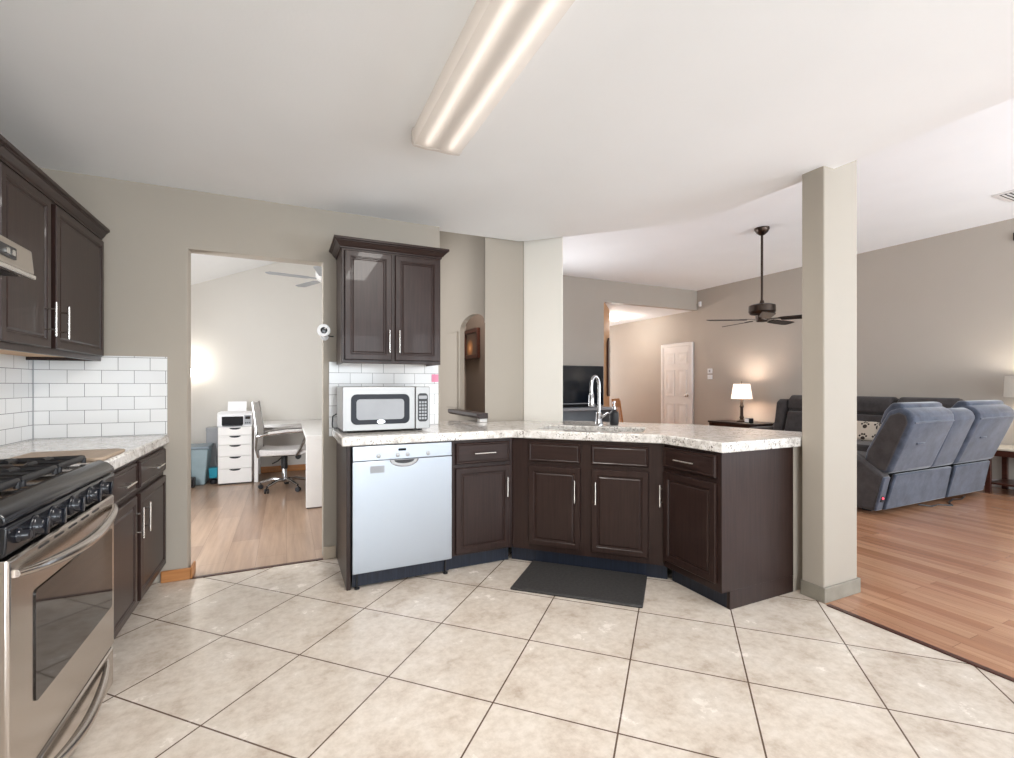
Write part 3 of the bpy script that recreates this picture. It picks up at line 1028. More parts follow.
sc = thing('security_camera', (.243, YB - .0005, 1.592), 0, 'small white round security camera mounted between the doorway and wall cabinet', 'camera')
MB().lathe([(.026, 0), (.026, -.012), (.012, -.016), (.012, -.05)], (0, 0, -.035), 16, 'y').build('mount', M['whiteplastic'], sc)
hd = MB().lathe([(.012, .028), (.032, .022), (.042, 0), (.043, -.03), (.040, -.036)], (-.012, -.075, 0), 22, 'y')
hd = hd.build('housing', M['whiteplastic'], sc)
MB().lathe([(.022, -.0355), (.022, -.039), (.014, -.041)], (-.012, -.075, 0), 18, 'y').build('lens', M['black'], hd)
MB().tube([(.0, -.012, -.02), (.04, -.01, -.03), (.058, -.006, -.03)], .004, 8).build('cable', M['blackplastic'], sc)

# ceiling light: wrap-round fluorescent fitting
cl = thing('fluorescent_ceiling_light', (.668, 1.622, CZ), 0, 'long warm fluorescent ceiling light with a prismatic acrylic cover', 'ceiling light')
L2 = .612
MB().box(-.10, .10, -L2, L2, -.022, -.0005).build('housing', M['white'], cl, bevel=.003)
MB().prism([(-.03, -L2 + .03), (.03, -L2 + .03), (.03, L2 - .03), (-.03, L2 - .03)], -.074, -.0225).build('ballast_cover', M['white'], cl, bevel=.004)
prof = [(-.122, -.012), (-.122, -.068), (-.114, -.080), (-.055, -.085), (0, -.082), (.055, -.085), (.114, -.080), (.122, -.068), (.122, -.012)]
b = MB()
ra = [b.bm.verts.new((x, -L2 + .02, z)) for x, z in prof]
rb = [b.bm.verts.new((x, L2 - .02, z)) for x, z in prof]
for i in range(len(prof) - 1):
    b.face([ra[i], ra[i + 1], rb[i + 1], rb[i]])
b.build('diffuser', M['acrylic'], cl, smooth=50)
for y0, y1 in ((-L2, -L2 + .019), (L2 - .019, L2)):
    b = MB().extrude([(x * 1.02, z * 1.03) for x, z in prof] + [(.122, -.001), (-.122, -.001)], 'y', y0, y1)
    b.build('end_cap', M['acrylic'], cl)
for x in (-.058, .058):
    MB().tube([(x, -L2 + .04, -.066), (x, L2 - .04, -.066)], .0125, 12).build('tube', M['tube'], cl)
area('ceiling_fitting_light', (.668, 1.622, CZ - .09), (0, 0, -1), .2, 1.15, 25, (1, .96, .91))

# ============================================================ LIVING ROOM
# --- reclining loveseat, its back to the kitchen
lv = thing('reclining_loveseat', (6.01, 2.95, 0), 0, 'slate blue suede reclining loveseat seen from behind near the column', 'sofa')
X0, X1 = -1.04, 1.04


def slabx(parent, name, x0, x1, prof, mat, bevel=.03, segs=3, taper=0.0):
    """(y,z) outline swept along x into a rounded upholstered block"""
    return MB().extrude(prof, 'x', x0, x1).build(name, mat, parent, bevel=bevel, segs=segs, smooth=60)


yo = -2.95
backp = [(2.405 + yo, .40), (2.215 + yo, .90), (2.235 + yo, .975), (2.32 + yo, 1.025), (2.42 + yo, .985), (2.60 + yo, .60), (2.64 + yo, .42)]
for nm, a, b2 in (('backrest', X0 + .02, -.275), ('backrest', .19, X1 - .02)):
    o = slabx(lv, nm, a, b2, backp, M['suede'], .045, 4)
    MB().tube([(a + .03, 2.222 + yo, .885), ((a + b2) / 2, 2.214 + yo, .89), (b2 - .03, 2.222 + yo, .885)], .007, 8).build('piping', M['suede'], o)
    # headrest roll and stitched pull
    MB().extrude([(2.30 + yo, 1.0), (2.31 + yo, 1.055), (2.40 + yo, 1.06), (2.46 + yo, .98), (2.50 + yo, .86), (2.44 + yo, .84)], 'x', a + .02, b2 - .02).build('headrest', M['suede'], o, bevel=.03, segs=3, smooth=60)
    MB().box(a + .22, a + .36, 2.30 + yo - .012, 2.30 + yo, .675, .69).build('pull_tab', M['suede'], o, bevel=.004)
MB().extrude([(2.43 + yo, .43), (2.262 + yo, .885), (2.275 + yo, .95), (2.33 + yo, .975), (2.40 + yo, .945), (2.575 + yo, .60), (2.61 + yo, .43)], 'x', X0 + .012, X0 + .05).build('shaded_flank', M['suede_dark'], lv, bevel=.012, segs=3, smooth=60)  # dark slab: shade on the backrest's flank put into the colour
slabx(lv, 'console_back', -.262, .175, [(2.415 + yo, .40), (2.235 + yo, .90), (2.26 + yo, .965), (2.33 + yo, 1.0), (2.44 + yo, .94), (2.62 + yo, .42)], M['suede'], .03, 3)
for t0, t1, b0, b1 in ((-.90, .13, -.945, .165), (.215, .965, .20, 1.0)):
    MB().hexa([(b0, 2.475 + yo, .05), (b1, 2.475 + yo, .05), (b1, 2.51 + yo, .05), (b0, 2.51 + yo, .05),
               (t0, 2.405 + yo, .39), (t1, 2.405 + yo, .39), (t1, 2.44 + yo, .39), (t0, 2.44 + yo, .39)]).build('back_flap', M['suede'], lv, bevel=.012, segs=2, smooth=60)
MB().box(X0 + .06, X1 - .06, 2.515 + yo, 2.62 + yo, .06, .42).build('lining', M['blackcloth'], lv)
armp = [(2.50 + yo, .045), (2.425 + yo, .385), (2.58 + yo, .50), (2.68 + yo, .56), (3.30 + yo, .60), (3.38 + yo, .54), (3.38 + yo, .045)]
al = slabx(lv, 'armrest', X0 - .03, X0 + .10, armp, M['suede_dark'], .03, 3)  # darker suede stands for the shade on the arm sides
slabx(lv, 'armrest', X1 - .10, X1 + .0, armp, M['suede_dark'], .03, 3)
MB().hexa([(X0 - .028, 2.488 + yo, .05), (X0 + .075, 2.488 + yo, .05), (X0 + .075, 2.51 + yo, .05), (X0 - .028, 2.51 + yo, .05),
           (X0 - .028, 2.415 + yo, .375), (X0 + .075, 2.415 + yo, .375), (X0 + .075, 2.44 + yo, .375), (X0 - .028, 2.44 + yo, .375)]).build('rear_arm_panel', M['suede'], lv, bevel=.01, smooth=60)
for a, b2 in ((X0 + .11, -.27), (.20, X1 - .11)):
    slabx(lv, 'seat', a, b2, [(2.63 + yo, .10), (2.63 + yo, .46), (2.75 + yo, .49), (3.36 + yo, .50), (3.40 + yo, .40), (3.36 + yo, .10)], M['suede_dark'], .03, 3)
slabx(lv, 'console', -.26, .19, [(2.63 + yo, .10), (2.63 + yo, .56), (3.34 + yo, .56), (3.36 + yo, .10)], M['suede_dark'], .02, 2)
rb_ = MB().rrect(X0 - .005, X0 + .035, .135, .20, .008, 2.455 + yo, 2.49 + yo, 4).build('recline_switch', M['blackplastic'], lv)
MB().lathe([(.010, 0), (.010, -.008), (.006, -.012)], (X0 + .015, 2.457 + yo, .172), 10, 'y').build('switch_button', glow('red_switch_lamp', (255, 70, 90), 1.2), rb_)
for x in (-.86, -.30, .35, .92):
    MB().box(x - .03, x + .03, 2.62 + yo, 2.70 + yo, 0, .10).build('leg', M['blackplastic'], lv)
MB().box(-.55, .55, 2.56 + yo, 2.60 + yo, .03, .075).build('recliner_bar', M['blackplastic'], lv)
cb = MB()
cb.tube([(5.75, 2.52, .02), (5.85, 2.45, .006), (5.98, 2.46, .006), (6.08, 2.38, .006), (6.2, 2.46, .006), (6.35, 2.48, .02), (6.5, 2.47, .006), (6.7, 2.52, .006)], .007, 8)
tag(cb.build('power_cable', M['blackplastic']), 'black power cable trailing on the wood floor behind the blue loveseat', 'cable')

# --- long sofa against the far wall
sf = thing('reclining_sofa', (7.2, 3.85, 0), 0, 'charcoal grey reclining sofa along the far living room wall', 'sofa')
# local: back at +x
bp = [(-.10, .40), (.02, .80), (.06, .98), (.16, 1.045), (.28, 1.02), (.40, .60), (.42, .10), (.05, .10)]
for a, b2 in ((.30, 1.02), (-.43, .29), (-1.10, -.44)):
    o = MB().extrude(bp, 'y', a, b2).build('backrest', M['suede_dark'], sf, bevel=.04, segs=3, smooth=60)
    MB().extrude([(-.02, .84), (-.015, 1.0), (.06, 1.065), (.17, 1.06), (.18, .90), (.06, .82)], 'y', a + .02, b2 - .02).build('headrest', M['suede_dark'], o, bevel=.035, segs=3, smooth=60)
    MB().extrude([(-.16, .42), (-.10, .62), (-.04, .82), (.06, .80), (.0, .42)], 'y', a + .03, b2 - .03).build('lumbar_cushion', M['suede_dark'], o, bevel=.035, segs=3, smooth=60)
for a, b2 in ((.30, 1.00), (-.36, .29)):
    MB().extrude([(-.46, .10), (-.46, .42), (-.40, .47), (-.06, .46), (.04, .44), (.04, .10)], 'y', a, b2).build('seat', M['suede_dark'], sf, bevel=.035, segs=3, smooth=60)
MB().extrude([(-.46, .05), (-.46, .48), (-.40, .54), (.16, .54), (.22, .60), (.36, .60), (.40, .05)], 'y', 1.20, 1.40).build('armrest', M['suede_dark'], sf, bevel=.035, segs=3, smooth=60)
MB().extrude([(-.12, .45), (-.06, .70), (-.02, .95), (.06, 1.0), (.22, .98), (.38, .60), (.38, .30)], 'y', 1.025, 1.19).build('side_wing', M['suede_dark'], sf, bevel=.03, segs=3, smooth=60)
MB().box(-.40, .36, -1.05, 1.15, .0, .10).build('base', M['blackplastic'], sf) if False else None
for x, y in ((-.38, 1.30), (.34, 1.30), (.34, -1.05), (-.38, -.30)):
    MB().box(x - .03, x + .03, y - .03, y + .03, 0, .115).build('leg', M['blackplastic'], sf)


def paw_mat():
    m = Mat('cream_cloth_with_paw_prints', rough=0.9)
    v = m.coords('UV', scale=(6.5, 6.5, 1))
    # one paw per cell: a pad and four toes, from distances inside the cell
    fr = m.n('ShaderNodeVectorMath', operation='FRACTION')
    m.l(v, fr.inputs[0])
    cur = None
    for (cx, cy, r) in ((.5, .38, .17), (.26, .58, .085), (.42, .72, .09), (.60, .72, .09), (.76, .58, .085)):
        d = m.n('ShaderNodeVectorMath', operation='DISTANCE')
        m.l(fr.outputs[0], d.inputs[0])
        d.inputs[1].default_value = (cx, cy, 0)
        lt = m.n('ShaderNodeMath', operation='LESS_THAN')
        m.l(d.outputs['Value'], lt.inputs[0])
        lt.inputs[1].default_value = r
        if cur is None:
            cur = lt.outputs[0]
        else:
            mx = m.n('ShaderNodeMath', operation='MAXIMUM')
            m.l(cur, mx.inputs[0])
            m.l(lt.outputs[0], mx.inputs[1])
            cur = mx.outputs[0]
    m.color(m.mixc(cur, srgb(196, 186, 172), srgb(58, 48, 42)))
    # flatten z so that the distance is planar
    mul = m.n('ShaderNodeVectorMath', operation='MULTIPLY')
    mul.inputs[1].default_value = (1, 1, 0)
    for l in list(m.nt.links):
        if l.from_node == fr and l.to_node.type == 'VECT_MATH':
            to = l.to_socket
            m.nt.links.remove(l)
            m.l(mul.outputs[0], to)
    m.l(fr.outputs[0], mul.inputs[0])
    return m.m


pw = MB().hexa([(6.86, 3.46, .485), (6.98, 3.46, .475), (6.98, 3.92, .475), (6.86, 3.92, .485), (6.95, 3.46, .745), (7.06, 3.46, .725), (7.06, 3.92, .725), (6.95, 3.92, .745)])
tag(pw.build('throw_pillow', paw_mat(), bevel=.05, segs=4, smooth=80), 'cream throw pillow with dark paw prints on the charcoal sofa', 'pillow')

# --- lamp, clock and side table to the left of the sofa
st = thing('side_table', (7.36, 5.80, 0), 0, 'long dark low side table under the lit lamp, between the sofa and door', 'table')
MB().box(-.30, .30, -.50, .50, .53, .565).build('table_top', M['espresso_h'], st, bevel=.005)
MB().box(-.24, .26, -.46, .48, .44, .53).build('apron', M['cherry'], st)
for x in (-.24, .26):
    for y in (-.45, .47):
        MB().box(x - .025, x + .025, y - .025, y + .025, 0, .53).build('leg', M['cherry'], st)


def table_lamp(x, y, z, h0, r0, r1, hs, label, shade, light):
    t = thing('table_lamp', (x, y, z), 0, label, 'lamp')
    MB().lathe([(.085, 0), (.085, .02), (.05, .03), (.03, .05), (.04, .08), (.028, .11), (.026, h0 * .55), (.036, h0 * .62), (.024, h0 * .7), (.018, h0)], (0, 0, .0005), 18).build('lamp_base', M['bronze'], t)
    b = MB()
    prof = [(r0, h0 - .03), (r1, h0 - .03 + hs)]
    b.lathe([(r0, h0 - .03), (r1, h0 - .03 + hs), (r1 - .004, h0 - .03 + hs), (r0 - .004, h0 - .03)], (0, 0, 0), 28)
    # open the shade: drop the two end caps
    caps = [f for f in b.bm.faces if len(f.verts) > 4]
    bmesh.ops.delete(b.bm, geom=caps, context='FACES_ONLY')
    b.build('lamp_shade', shade, t)
    MB().lathe([(.01, h0), (.028, h0 + .04), (.03, h0 + .075), (.012, h0 + .105)], (0, 0, 0), 14).build('bulb', M['bulb'] if light else M['whiteplastic'], t)
    MB().lathe([(.004, h0 + .10), (.004, h0 + hs - .01), (.010, h0 + hs), (.004, h0 + hs + .015)], (0, 0, 0), 8).build('finial', M['bronze'], t)
    if light:
        l = bpy.data.lights.new('lamp_light', 'POINT')
        l.energy = light
        l.color = (1, .94, .86)
        l.shadow_soft_size = .06
        o = bpy.data.objects.new('lamp_light', l)
        C.objects.link(o)
        o.location = (x, y, z + h0 + hs * .55)
    return t


table_lamp(7.34, 5.80, .565, .44, .175, .135, .265, 'lit table lamp with a white shade on the dark side table', M['shade'], 13)
ck = thing('alarm_clock', (7.22, 5.55, .5655), -20, 'small white-faced clock beside the lit lamp', 'clock')
MB().box(-.05, .03, -.07, .07, 0, .085).build('clock_body', M['blackplastic'], ck, bevel=.008)
MB().box(-.054, -.0505, -.055, .055, .015, .075).build('clock_face', M['paper'], ck)

# --- end table and lamp at the right end
et = thing('end_table', (7.42, 2.22, 0), 0, 'dark cherry end table with a pale top beyond the blue loveseat', 'table')
MB().box(-.24, .25, -.36, .33, .49, .515).build('table_top', M['creamtop'], et, bevel=.006)
MB().box(-.20, .22, -.32, .29, .42, .49).build('apron', M['cherry'], et)
MB().box(-.20, .22, -.32, .29, .10, .12).build('lower_shelf', M['cherry'], et)
for x in (-.20, .22):
    for y in (-.32, .29):
        MB().box(x - .022, x + .022, y - .022, y + .022, 0, .49).build('leg', M['cherry'], et)
table_lamp(7.40, 2.20, .5155, .60, .235, .225, .235, 'table lamp with a wide drum shade on the end table behind the blue loveseat', M['shade_off'], 9)

# --- ceiling fan
cf = thing('ceiling_fan', (5.35, 3.94, LZ), 0, 'dark bronze five-blade ceiling fan hanging on a long rod', 'fan')
MB().lathe([(.085, 0), (.085, -.02), (.065, -.055), (.03, -.085), (.018, -.09)], (0, 0, -.0005), 22).build('canopy', M['bronze'], cf)
MB().tube([(0, 0, -.08), (0, 0, -.93)], .014, 12).build('downrod', M['bronze'], cf)
MB().lathe([(.02, -.90), (.03, -.935), (.12, -.95), (.150, -.965), (.154, -1.04), (.135, -1.07), (.075, -1.085), (.07, -1.15), (.055, -1.165), (.015, -1.17)], (0, 0, 0), 30).build('motor_housing', M['bronze'], cf)
camright = 25.15
for k in range(5):
    a = R(176 - camright + 72 * k)
    Mx = Matrix.Rotation(a, 4, 'Z') @ Matrix.Translation((0, 0, -1.14)) @ Matrix.Rotation(R(-11), 4, 'X')
    b = MB().prism([(.20, -.05), (.24, -.062), (.60, -.072), (.655, -.06), (.665, 0), (.655, .06), (.60, .072), (.24, .062), (.20, .05)], -.004, .004)
    b.bm.transform(Mx)
    bl = b.build('blade', M['blade'], cf, bevel=.002)
    b = MB().prism([(.06, -.018), (.17, -.012), (.21, -.04), (.26, -.03), (.26, .03), (.21, .04), (.17, .012), (.06, .018)], .004, .010)
    b.bm.transform(Mx)
    b.build('blade_bracket', M['bronze'], bl)

# --- television, soundbar, stand
tvt = thing('television', (4.49, 6.86, .835), 0, 'large dark flat television on the low stand, seen past the white pier', 'television')
MB().rrect(-.62, .62, .02, .72, .008, -.018, .02, 3).build('bezel', M['blackplastic'], tvt, bevel=.003)
MB().box(-.608, .608, -.0195, -.0175, .034, .708).build('screen', M['screen'], tvt)
MB().box(-.25, .25, .02, .05, .15, .55).build('back_case', M['blackplastic'], tvt)
for x in (-.40, .40):
    MB().extrude([(-.11, 0), (.11, 0), (.11, .008), (.012, .03), (-.012, .03), (-.11, .008)], 'x', x - .015, x + .015).build('stand_foot', M['blackplastic'], tvt)
sb = thing('soundbar', (4.30, 6.66, .835), 0, 'long grey soundbar on the stand below the television', 'speaker')
MB().rrect(-.47, .47, .004, .075, .02, -.05, .05, 5).build('soundbar_body', M['greyplastic'], sb, bevel=.006)
MB().rrect(-.42, .42, .012, .067, .015, -.054, -.0495, 5).build('grille', M['blackcloth'], sb)
ts = thing('television_stand', (4.45, 6.84, 0), 0, 'grey wood television stand against the living room wall', 'tv stand')
MB().box(-.72, .72, -.26, .28, .79, .834).build('stand_top', M['greyplastic'], ts, bevel=.004)
MB().box(-.70, -.66, -.24, .26, .06, .79).box(.66, .70, -.24, .26, .06, .79).box(-.66, .66, .22, .26, .06, .79).box(-.66, .66, -.24, .22, .06, .10).box(-.66, .66, -.22, .22, .50, .53).build('carcass', M['greyplastic'], ts)
for x0, x1 in ((-.655, -.005), (.005, .655)):
    d = MB().rings(x0, x1, .11, .49, [(0, -.256), (.05, -.256), (.06, -.248)], -.2405).build('door', M['greyplastic'], ts)
    b = MB().lathe([(.006, -.256), (.006, -.268), (.012, -.272), (.012, -.280)], (x1 - .03 if x0 < -.1 else x0 + .03, 0, .30), 12, 'y')
    b.build('knob', M['blackplastic'], d)
for x in (-.62, .62):
    for y in (-.20, .22):
        MB().box(x - .03, x + .03, y - .03, y + .03, 0, .06).build('foot', M['greyplastic'], ts)
# --- wall fittings of the living room
for z, lab, hh in ((1.50, 'white thermostat on the far wall right of the white door, the upper fitting', .05), (1.38, 'white light switch plate under the thermostat right of the white door', .045)):
    t = thing('thermostat' if z > 1.45 else 'light_switch', (XF - .0005, 6.80, z), 90, lab, 'wall fitting')
    b = MB().box(-.022, -.001, -.055, .055, -hh, hh)
    t.rotation_euler = (0, 0, 0)
    b.build('plate', M['whiteplastic'], t, bevel=.006)
    MB().box(-.027, -.0215, -.018, .018, -.022, .022).build('rocker' if z < 1.45 else 'dial', M['greyplastic'] if z > 1.45 else M['white'], t, bevel=.002)
al_ = thing('motion_sensor', (XF - .0005, 7.05, 2.88), 0, 'small white motion sensor high on the far wall beside the soffit', 'sensor')
MB().extrude([(0, -.055), (-.02, -.05), (-.035, -.01), (-.03, .05), (0, .055)], 'y', -.03, .03).build('sensor_body', M['whiteplastic'], al_, bevel=.008)
MB().box(-.036, -.030, -.018, .018, -.035, -.012).build('lens', M['offwhite'], al_, bevel=.003)
vt = thing('ceiling_vent', (6.76, 2.10, LZ), 0, 'white rectangular air vent in the living room ceiling', 'vent')
MB().box(-.20, .20, -.15, .15, -.012, -.0005).build('frame', M['white'], vt, bevel=.004)
MB().box(-.16, .16, -.11, .11, -.0135, -.0115).build('duct_opening', M['black'], vt)
for k in range(6):
    b = MB().box(-.16, .16, -.09 + k * .036 - .012, -.09 + k * .036 + .006, -.0165, -.0145)
    b.build('louver', M['white'], vt)
pc = thing('wall_plaque', (XF - .0005, 2.42, 2.95), 0, 'small dark plaque high on the far wall at the right edge', 'wall decor')
MB().box(-.03, -.001, -.035, .035, -.045, .045).build('frame', M['bronze'], pc, bevel=.004)
MB().box(-.034, -.0295, -.022, .022, -.032, .032).build('panel', M['blackplastic'], pc)

# --- hall beyond the television wall
hl = thing('hall_ceiling_light', (6.75, 8.6, 2.77), 0, 'bright round ceiling light in the hall beyond the television wall', 'ceiling light')
MB().lathe([(.14, 0), (.14, -.015), (.12, -.02)], (0, 0, -.0005), 22).build('rim', M['white'], hl)
MB().lathe([(.125, -.02), (.115, -.06), (.07, -.09), (.02, -.10)], (0, 0, 0), 22).build('shade', glow('warm_glass_bowl', (255, 226, 190), 4.0), hl)
l = bpy.data.lights.new('hall_light', 'POINT')
l.energy = 22
l.color = (1, .98, .94)
l.shadow_soft_size = .1
o = bpy.data.objects.new('hall_light', l)
C.objects.link(o)
o.location = (6.75, 8.6, 2.55)
an = thing('arched_niche', (5.72, 7.52, 1.0), 45, 'dark wood arched panel on the warm-lit hall wall beside the television', 'wall decor')
n = 12
ap = [(-.13, 0), (.13, 0), (.13, 1.02)] + [(.13 * math.cos(PI * k / n), 1.02 + .13 * math.sin(PI * k / n)) for k in range(1, n)] + [(-.13, 1.02)]
b = MB().extrude(ap, 'y', -.03, -.008)
b.build('arch_frame', M['cherry'], an)
b = MB().extrude([(x * .72, .03 + z * .96) for x, z in ap], 'y', -.036, -.0305)
b.build('panel', M['wall_liv'], an)
hc = thing('wooden_chair', (6.25, 7.55, 0), 30, 'light wooden chair at the hall opening behind the faucet', 'chair')
for x, y in ((-.19, -.19), (.19, -.19)):
    MB().tube([(x, y, 0), (x, y, .41)], .02, 8).build('leg', M['oak'], hc)
for x in (-.19, .19):
    MB().tube([(x, .19, 0), (x, .19, .42), (x, .26, .90)], .02, 8).build('leg', M['oak'], hc)
MB().box(-.22, .22, -.22, .21, .41, .44).build('seat', M['oak'], hc, bevel=.01)
MB().hexa([(-.19, .235, .77), (.19, .235, .77), (.19, .255, .77), (-.19, .255, .77), (-.20, .26, .94), (.20, .26, .94), (.20, .28, .94), (-.20, .28, .94)]).build('top_rail', M['oak'], hc, bevel=.006)
for x in (-.10, 0, .10):
    MB().tube([(x, .195, .43), (x, .245, .78)], .011, 8).build('spindle', M['oak'], hc)

# --- framed picture in the brown hall
pf = thing('framed_picture', (2.1995, 5.72, 1.75), 0, 'framed dark picture with a painted warm reflection on the brown wall seen through the arch', 'picture')


def picture_mat():
    m = Mat('dim_print_warm_reflection', rough=0.35)
    v = m.coords('Object')
    sp = m.n('ShaderNodeVectorMath', operation='DISTANCE')
    m.l(v, sp.inputs[0])
    sp.inputs[1].default_value = (-.026, .05, -.05)
    m.color(m.ramp(sp.outputs['Value'], [(0.0, srgb(250, 206, 150)), (0.05, srgb(196, 132, 78)), (0.12, srgb(92, 70, 58)), (0.3, srgb(54, 46, 44))]))  # warm reflection drawn into the print as a blotch
    return m.m


b = MB()
for u0, u1, v0, v1 in ((-.25, -.20, -.19, .19), (.20, .25, -.19, .19), (-.20, .20, .14, .19), (-.20, .20, -.19, -.14)):
    b.box(-.04, -.001, u0, u1, v0, v1)
b.build('frame', M['cherry'], pf, bevel=.004)
MB().box(-.026, -.002, -.20, .20, -.14, .14).build('print', picture_mat(), pf)
sw = thing('light_switch', (1.0805, 3.585, 1.11), 0, 'small switch on the wall end beside the tiled backsplash', 'wall fitting')
MB().box(0, .008, -.03, .03, -.05, .05).build('plate', M['lightbase'], sw, bevel=.002)
MB().box(.008, .014, -.008, .008, -.018, .018).build('toggle', M['blackplastic'], sw)

# ============================================================ OFFICE
du = thing('drawer_unit', (-.57, 6.66, 0), 0, 'white five-drawer unit under the printer in the office', 'drawer unit')
MB().box(-.182, .182, .0, .52, .015, .705).build('cabinet_body', M['offwhite'], du, bevel=.002)
zs = [.018, .195, .345, .488, .601, .700]
for a, b2 in zip(zs, zs[1:]):
    d = MB().rings(-.180, .180, a + .002, b2 - .002, [(0, -.014), (.002, -.016)], -.0005).build('drawer', M['offwhite'], du)
    sc_ = [(.062 * math.cos(PI + PI * k / 12), b2 - .004 + .024 * math.sin(PI + PI * k / 12)) for k in range(13)]
    MB().extrude(sc_, 'y', -.0178, -.0155).build('handle_cutout', M['blackplastic'], d)
MB().box(-.17, .17, .02, .50, 0, .015).build('plinth', M['blackplastic'], du)

pr = thing('printer', (-.575, 6.69, .706), 0, 'white printer with a paper sheet, on top of the drawer unit', 'printer')
b = MB().extrude([(-.0, .0), (.34, 0), (.34, .165), (.30, .18), (.05, .18), (0, .15)], 'x', -.19, .19)
b.build('printer_body', M['whiteplastic'], pr, bevel=.01, segs=3)
MB().rrect(-.14, .09, .02, .125, .006, -.004, .001, 3).build('output_slot', M['screen'], pr)
MB().box(-.13, .08, -.05, -.004, .012, .022).build('output_tray', M['blackplastic'], pr)
cp = MB().rrect(.10, .178, .02, .14, .006, -.005, .001, 3).build('control_panel', M['greyplastic'], pr)
MB().rrect(.112, .165, .09, .125, .003, -.0065, -.0045, 3).build('display', M['screen'], cp)
for x in (.118, .139, .160):
    MB().rrect(x - .007, x + .007, .035, .05, .002, -.0065, -.0045, 3).build('button', M['blackplastic'], cp)
MB().hexa([(-.105, .27, .175), (.105, .27, .175), (.105, .273, .175), (-.105, .273, .175), (-.105, .33, .30), (.105, .33, .30), (.105, .333, .30), (-.105, .333, .30)]).build('paper_sheet', M['paper'], pr)

dk = thing('office_desk', (.30, 6.4, 0), 0, 'white L-shaped office desk with slab legs behind the chair', 'desk')
b = MB().prism([(-.67, .27), (-.67, .94), (.64, .94), (.64, -1.38), (-.125, -1.38), (-.125, .27)], .68, .72)
b.build('desktop', M['offwhite'], dk, bevel=.003)
MB().box(-.125, .64, -1.378, -1.33, 0.01, .679).build('leg_panel', M['offwhite'], dk, bevel=.003)
MB().box(-.665, -.62, .272, .34, 0.0, .679).build('leg', M['offwhite'], dk, bevel=.002)
MB().box(-.665, -.62, .86, .93, 0.0, .679).build('leg', M['offwhite'], dk, bevel=.002)
MB().box(.59, .635, .86, .93, 0.0, .679).build('leg', M['offwhite'], dk, bevel=.002)
MB().box(-.12, .63, -1.37, -1.34, 0, .01).build('leg_glide', M['blackplastic'], dk)

# swivel chair (local +x = the way it faces)
oc_ = thing('office_chair', (-.02, 6.12, 0), -5, 'light grey swivel office chair with chrome arms and base', 'chair')
MB().lathe([(.028, .09), (.028, .24), (.022, .25), (.022, .36)], (0, 0, 0), 16).build('gas_column', M['chrome'], oc_)
MB().lathe([(.036, .24), (.036, .40)], (0, 0, 0), 16).build('column_sleeve', M['blackplastic'], oc_)
for k in range(5):
    a = R(18 + 72 * k)
    c, s = math.cos(a), math.sin(a)
    b = MB().tube([(0, 0, .105), (.12 * c, .12 * s, .115), (.27 * c, .27 * s, .075)], [.024, .020, .014], 10)
    sp = b.build('base_arm', M['chrome'], oc_)
    b = MB()
    for o_ in (-.014, .014):
        b.lathe([(.024, -.009), (.028, -.006), (.028, .006), (.024, .009)], (0, o_, .028), 14, 'y')
    b.tube([(0, 0, .03), (0, 0, .075)], .008, 8)
    b.bm.transform(Matrix.Translation((.275 * c, .275 * s, 0)) @ Matrix.Rotation(a + .6, 4, 'Z'))
    b.build('caster', M['blackplastic'], sp)
MB().box(-.12, .12, -.09, .09, .395, .415).build('seat_plate', M['blackplastic'], oc_, bevel=.005)
MB().tube([(0, -.05, .40), (-.05, -.22, .36), (-.10, -.26, .34)], .007, 8).build('tilt_lever', M['blackplastic'], oc_)
MB().lathe([(.03, -.05), (.034, 0), (.03, .05)], (.15, 0, .375), 12, 'y').build('tension_knob', M['blackplastic'], oc_)
MB().extrude([(-.24, .42), (.20, .42), (.255, .43), (.265, .455), (.23, .485), (-.10, .48), (-.24, .495)], 'y', -.235, .235).build('seat', M['mesh'], oc_, bevel=.018, segs=3, smooth=60)
b = MB().extrude([(-.235, .43), (-.255, .50), (-.245, .70), (-.30, 1.02), (-.318, 1.02), (-.268, .70), (-.275, .50), (-.262, .42)], 'y', -.215, .215)
b.build('backrest', M['mesh'], oc_, bevel=.005, smooth=60)
for sy in (-1, 1):
    y = sy * .245
    b = MB().tube([(-.30, y * .9, 1.03), (-.255, y, .70), (-.265, y, .52), (-.24, y, .41)], .013, 10)
    b.build('back_rail', M['chrome'], oc_)
    b = MB().tube([(-.255, y, .645), (-.16, y * 1.04, .665), (.05, y * 1.06, .685), (.20, y * 1.06, .69), (.245, y * 1.06, .67), (.24, y * 1.04, .62), (.19, y, .50), (.14, y, .42)], .014, 10)
    ar = b.build('armrest', M['chrome'], oc_)
    b = MB().tube([(-.14, y * 1.05, .678), (.05, y * 1.06, .70), (.20, y * 1.06, .705)], .017, 10)
    b.build('arm_pad', M['mesh'], ar)

bn = thing('storage_bin', (-1.10, 6.90, 0), 0, 'frosted blue-grey lidded storage bin left of the drawer unit', 'bin')
MB().hexa([(-.20, -.14, .0), (.20, -.14, 0), (.20, .16, 0), (-.20, .16, 0), (-.235, -.175, .44), (.235, -.175, .44), (.235, .20, .44), (-.235, .20, .44)]).build('bin_body', M['bin'], bn, bevel=.015, segs=3)
MB().box(-.25, .25, -.19, .215, .441, .475).build('lid', M['binlid'], bn, bevel=.01, segs=2)
MB().box(.02, .06, -.19, -.165, .05, .43).build('rib', M['whiteplastic'], bn, bevel=.004)
gb = thing('grey_box', (-.845, 7.22, 0), 0, 'tall grey box against the office wall behind the cables', 'box')
MB().box(-.09, .085, -.10, .10, 0, .66).build('carton', M['greyplastic'], gb, bevel=.004)
MB().box(-.092, .087, -.102, .102, .62, .668).build('lid', M['greyplastic'], gb, bevel=.004)
tb = thing('teal_container', (-.812, 6.80, 0), 0, 'small teal plastic container on the office floor beside the drawer unit', 'container')
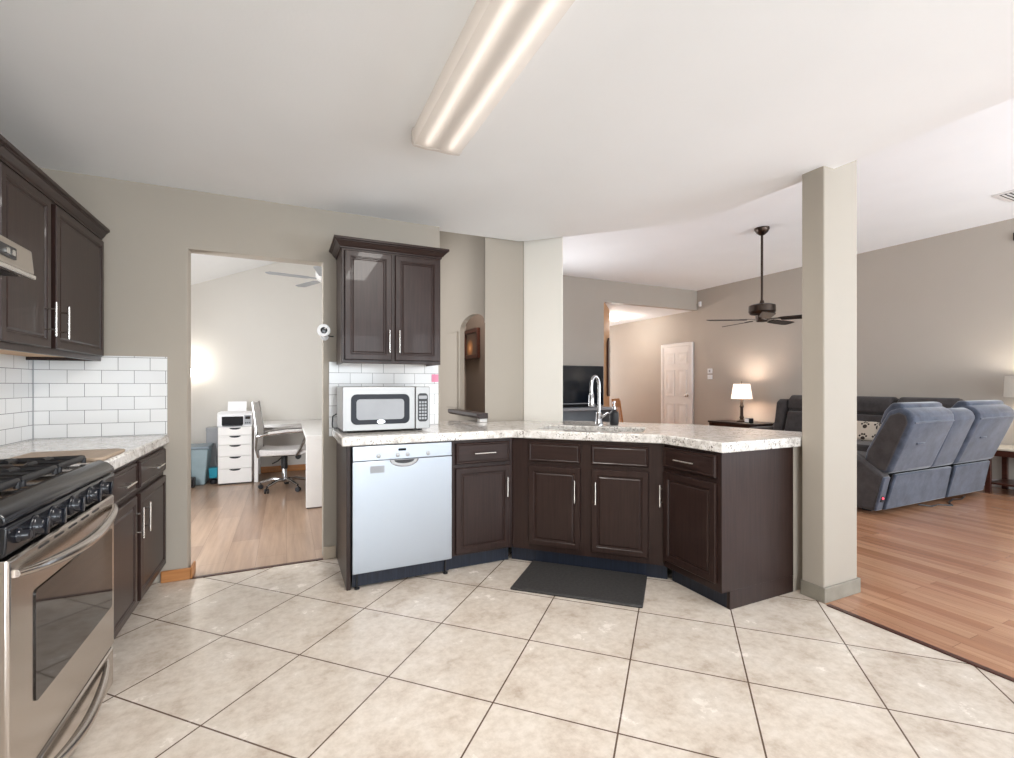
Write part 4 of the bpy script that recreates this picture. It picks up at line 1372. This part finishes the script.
MB().lathe([(.035, .0), (.04, .01), (.04, .05), (.014, .06), (.014, .075)], (0, 0, 0), 12).build('foot', M['blackplastic'], tb)
MB().hexa([(-.042, -.05, .075), (.042, -.05, .075), (.042, .05, .075), (-.042, .05, .075), (-.048, -.06, .20), (.048, -.06, .20), (.048, .06, .20), (-.048, .06, .20)]).build('body', M['teal'], tb, bevel=.008)
bs = thing('black_speaker_box', (-1.055, 6.655, 0), 0, 'small black box on the floor in front of the storage bin', 'box')
MB().box(-.075, .07, -.05, .05, .006, .12).build('casing', M['blackplastic'], bs, bevel=.01, segs=3)
MB().box(-.06, .055, -.052, -.0495, .02, .10).build('grille', M['blackcloth'], bs)
b = MB()
b.tube([(-.79, 7.08, .65), (-.785, 7.02, .55), (-.80, 6.98, .45), (-.79, 6.95, .36), (-.82, 6.93, .30), (-.80, 6.92, .20), (-.80, 6.93, .012), (-.79, 7.10, .006)], .006, 6)
tag(b.build('printer_cable', M['greyplastic']), 'grey cable hanging between the grey box and the drawer unit', 'cable')

wl_ = thing('wall_light', (-1.085, 7.3495, 1.376), 0, 'small glowing globe wall light at the left of the office doorway', 'wall light')
MB().lathe([(.05, 0), (.05, -.015), (.02, -.02), (.02, -.06)], (0, 0, 0), 18, 'y').build('backplate', M['nickel'], wl_)
b = MB()
b.lathe([(.015, -.062), (.05, -.04), (.068, 0), (.05, .045), (.012, .065)], (0, -.10, 0), 20)
b.build('globe', glow('bright_globe', (255, 246, 232), 8), wl_)
l = bpy.data.lights.new('office_wall_light', 'POINT')
l.energy = 2.2
l.color = (1, .95, .88)
l.shadow_soft_size = .05
o = bpy.data.objects.new('office_wall_light', l)
C.objects.link(o)
o.location = (-1.10, 7.16, 1.55)

of = thing('office_ceiling_fan', (.42, 5.95, -.11), 0, 'white ceiling fan partly hidden at the top of the office doorway', 'fan')
MB().lathe([(.06, zz(.42) + .07), (.06, zz(.42) + .02), (.014, zz(.42) - .0), (.014, 2.70)], (0, 0, 0), 16).build('downrod', M['white'], of)
MB().lathe([(.02, 2.72), (.09, 2.70), (.11, 2.66), (.11, 2.58), (.07, 2.55), (.02, 2.545)], (0, 0, 0), 24).build('motor_housing', M['white'], of)
for k in range(5):
    a = R(168 + 72 * k)
    b = MB().prism([(.09, -.02), (.17, -.022), (.20, -.05), (.60, -.06), (.64, 0), (.60, .06), (.20, .05), (.17, .022), (.09, .02)], 2.575, 2.583)
    b.bm.transform(Matrix.Rotation(a + .35, 4, 'Z'))
    b.build('blade', M['greyplastic'], of, bevel=.002)
